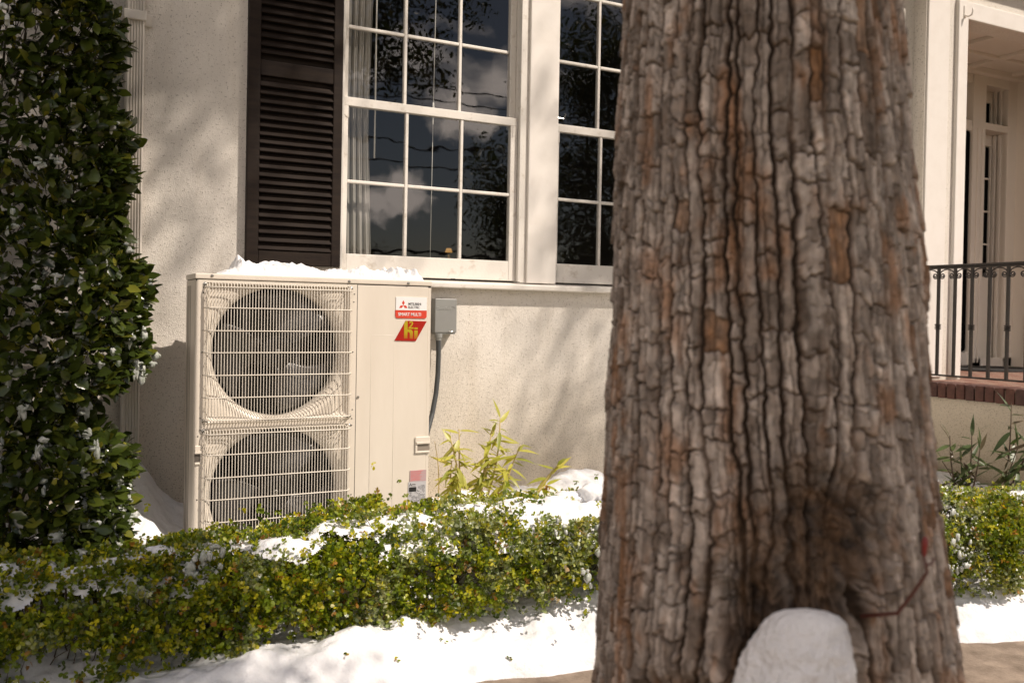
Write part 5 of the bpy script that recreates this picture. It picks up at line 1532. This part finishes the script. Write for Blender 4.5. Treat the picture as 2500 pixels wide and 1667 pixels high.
def crown_leaves(CC, rad, per, size, cols, R_):
    n = len(CC)
    off = R_.normal(size=(n * per, 3)) * rad * np.array([1, 1, 0.75])
    P = np.repeat(CC, per, 0) + off
    D = unit(R_.normal(size=P.shape) + np.array([0, 0, -0.5])); Nn = unit(R_.normal(size=P.shape) + np.array([0, 0, 1.0]))
    Ln = R_.uniform(0.7, 1.2, len(P)) * size; Wd = Ln * 0.5
    tn = np.array(cols)[R_.choice(len(cols), len(P))] * (1 + 0.25 * R_.uniform(-1, 1, (len(P), 1)))
    return leaves(P, D, Nn, Ln, Wd, LEAFD, LEAFDF, tn)
TCOL = [(0.035, 0.05, 0.015), (0.05, 0.07, 0.02), (0.06, 0.065, 0.02), (0.09, 0.08, 0.03)]
print('crown clumps', len(CC))
V, F, T_ = crown_leaves(CC, 0.17, 84, 0.071, TCOL, R_)
o = place('crown', fastmesh('crown', V - org, F, M['treeleaf'], T_), tree, tuple(org)); o['kind'] = 'stuff'
g = G()
top = Vector((TC[0] - 0.03, TC[1], 4.1))
limbs = [Vector((2.2, -4.2, 6.0)), Vector((3.2, -5.0, 7.0)), Vector((1.5, -5.2, 7.2)), Vector((4.6, -6.0, 8.0)), Vector((0.4, -3.4, 6.6)), Vector((2.8, -6.6, 8.6))]
for l in limbs:
    mid = top.lerp(l, 0.5) + Vector((R_.uniform(-.2, .2), R_.uniform(-.2, .2), 0.25))
    g.tube([top - Vector((0, 0, 0.3)), mid, l], [0.15, 0.09, 0.05], 8)
sel = R_.choice(len(CC), min(len(CC), 170), replace=False)
for i in sel:
    p = Vector(CC[i]); l = min(limbs, key=lambda q: (q - p).length)
    mid = l.lerp(p, 0.5) + Vector((R_.uniform(-.2, .2), R_.uniform(-.2, .2), R_.uniform(0, .3)))
    if any(-0.35 < q_.x + 0.9 * q_.y < 1.9 and -1.2 < q_.z + 1.5 * q_.y < 1.25 for q_ in [l.lerp(mid, f_ / 4) for f_ in range(1, 5)] + [mid.lerp(p, f_ / 4) for f_ in range(1, 5)]): continue
    g.tube([l, mid, p], [0.035, 0.02, 0.006], 5, cap=False)
g.build('limbs', M['barkfar'], tree, smooth=True)

# snow in the hollow at the foot of the trunk
nx, nz = 90, 110
th = np.linspace(-math.pi * 0.5, math.pi * 0.5, nx); zz = np.linspace(0.0, 1.0, nz)
TH, ZN = np.meshgrid(th, zz)
topz = 0.888
Zm = 0.10 + (topz - 0.10) * ZN ** 0.45
hh = topz - Zm
half = np.interp(hh, [0, 0.003, 0.010, 0.020, 0.05, 0.11, 0.3, 0.8], [0, 0.030, 0.048, 0.058, 0.072, 0.090, 0.125, 0.18])
dep = np.interp(hh, [0, 0.003, 0.010, 0.020, 0.05, 0.11, 0.3, 0.8], [0, 0.022, 0.036, 0.046, 0.064, 0.09, 0.15, 0.24])
a0 = face + 0.16
ex = np.array([-math.sin(a0), math.cos(a0)]); ey = np.array([math.cos(a0), math.sin(a0)])
c0 = TC + ey * 0.325
wob = 1 + 0.13 * fbm(TH * 2.2, Zm * 22, 4, 141) + 0.05 * fbm(TH * 14, Zm * 120, 3, 143)
LX = np.sin(TH) * half * wob - 0.14 * np.minimum(hh, 0.12) + 0.028; LY = np.cos(TH) * dep * wob
V = np.stack([c0[0] + ex[0] * LX + ey[0] * LY, c0[1] + ex[1] * LX + ey[1] * LY, Zm], -1).reshape(-1, 3)
idx = np.arange(nx * nz).reshape(nz, nx)
F = np.stack([idx[:-1, :-1], idx[:-1, 1:], idx[1:, 1:], idx[1:, :-1]], -1).reshape(-1, 4)
o = place('snow_on_trunk', fastmesh('snow_on_trunk', V, F, pmat('old_grey_snow', (0.80, 0.78, 0.775), 0.85, col2=(0.56, 0.52, 0.50), vscale=38, vdet=9, vlo=0.52, vhi=0.85, bump=1.0, bscale=90, bdist=0.012), smooth=True)); tag(o, 'rounded grey white snow mound against the foot of the foreground trunk', 'snow', kind='stuff')

# red tipped shoot
sp_ = empty('red_shoot', (1.05, -3.49, 0.87), 'thin red brown shoot with a red bud in front of the trunk', 'shoot')
G().tube([(1.105, -3.46, 0.875), (1.122, -3.51, 0.892), (1.134, -3.53, 0.93), (1.133, -3.55, 0.962), (1.126, -3.55, 0.985)], [0.0035, 0.003, 0.0026, 0.0022, 0.0018], 7).build('stem', M['redtwig'], sp_, smooth=True)
G().lathe((1.126, -3.55, 0.985), (0, -0.05, 1), [(0, 0.002), (0.008, 0.0035), (0.016, 0.0045), (0.024, 0.004), (0.029, 0.001)], 10).build('bud', M['redbud'], sp_, smooth=True)
G().tube([(1.13, -3.55, 0.972), (1.142, -3.55, 0.973), (1.148, -3.55, 0.981)], [0.002, 0.002, 0.0015], 6).build('side_shoot', M['redtwig'], sp_)

# ================================================================== ACROSS THE STREET (seen mirrored in the panes)
def far_tree(label, x, y, h, rad, trunk_h, clumps_n, seed, low=0.25):
    R_ = np.random.default_rng(seed)
    root = empty('street_tree', (x, y, -0.05), label, 'tree', 'trees across the street')
    c = R_.normal(size=(clumps_n, 3)); c = unit(c) * R_.uniform(0.35, 1, (clumps_n, 1)) ** 0.5
    C_ = c * np.array([rad, rad, (h - trunk_h) / 2]) + np.array([x, y, (h + trunk_h) / 2])
    C_ = C_ + 0.5 * R_.normal(size=C_.shape)
    V, F, T_ = crown_leaves(C_, 0.42, 85, 0.15, TCOL, R_)
    og = np.array(WORLD[root.name])
    o = place('crown', fastmesh('crown', V - og, F, M['treeleaf'], T_), root, tuple(og)); o['kind'] = 'stuff'
    g = G(); g.tube([(x, y, -0.1), (x + 0.1, y, trunk_h * 0.6), (x + 0.25, y + 0.1, (h + trunk_h) / 2)], [0.32, 0.24, 0.10], 10)
    for k in range(9):
        p = C_[R_.integers(len(C_))]; g.tube([(x + 0.12, y, trunk_h * 0.75), tuple((np.array([x, y, trunk_h + 0.6]) + p) / 2), tuple(p)], [0.12, 0.07, 0.03], 6, cap=False)
    g.build('trunk', M['barkfar'], root, smooth=True)
far_tree('narrow dark tree straight across the street', 13.1, -21.0, 6.6, 0.55, 2.9, 60, 5)
far_tree('tall leafy tree beside the narrow one across the street', 16.6, -20.6, 11.5, 1.75, 0.6, 330, 9)
far_tree('broad dark tree further right across the street', 20.5, -19.0, 12.5, 3.6, 0.6, 420, 6)
far_tree('small round roadside tree across the street', 11.0, -30.0, 3.6, 0.8, 1.5, 40, 8)
for i, (za, zb_, yy) in enumerate(((6.2, 6.6, -17.2), (5.7, 6.1, -17.2), (3.9, 3.6, -17.4), (7.6, 8.2, -17.0), (7.3, 7.8, -17.0))):
    pts = [(-30 + 6 * k, yy, za + (zb_ - za) * k / 12 - 0.9 * math.sin(math.pi * (k / 12))) for k in range(13)]
    o = G().tube(pts, 0.02 if i != 2 else 0.035, 5).build('power_line', M['cable'], smooth=True)
    tag(o, ['upper middle overhead cable mirrored in the window panes', 'lower middle overhead cable mirrored in the window panes', 'thick lowest overhead cable mirrored in the window panes', 'topmost overhead cable mirrored in the window panes', 'second highest overhead cable mirrored in the window panes'][i], 'cable', 'overhead cables')
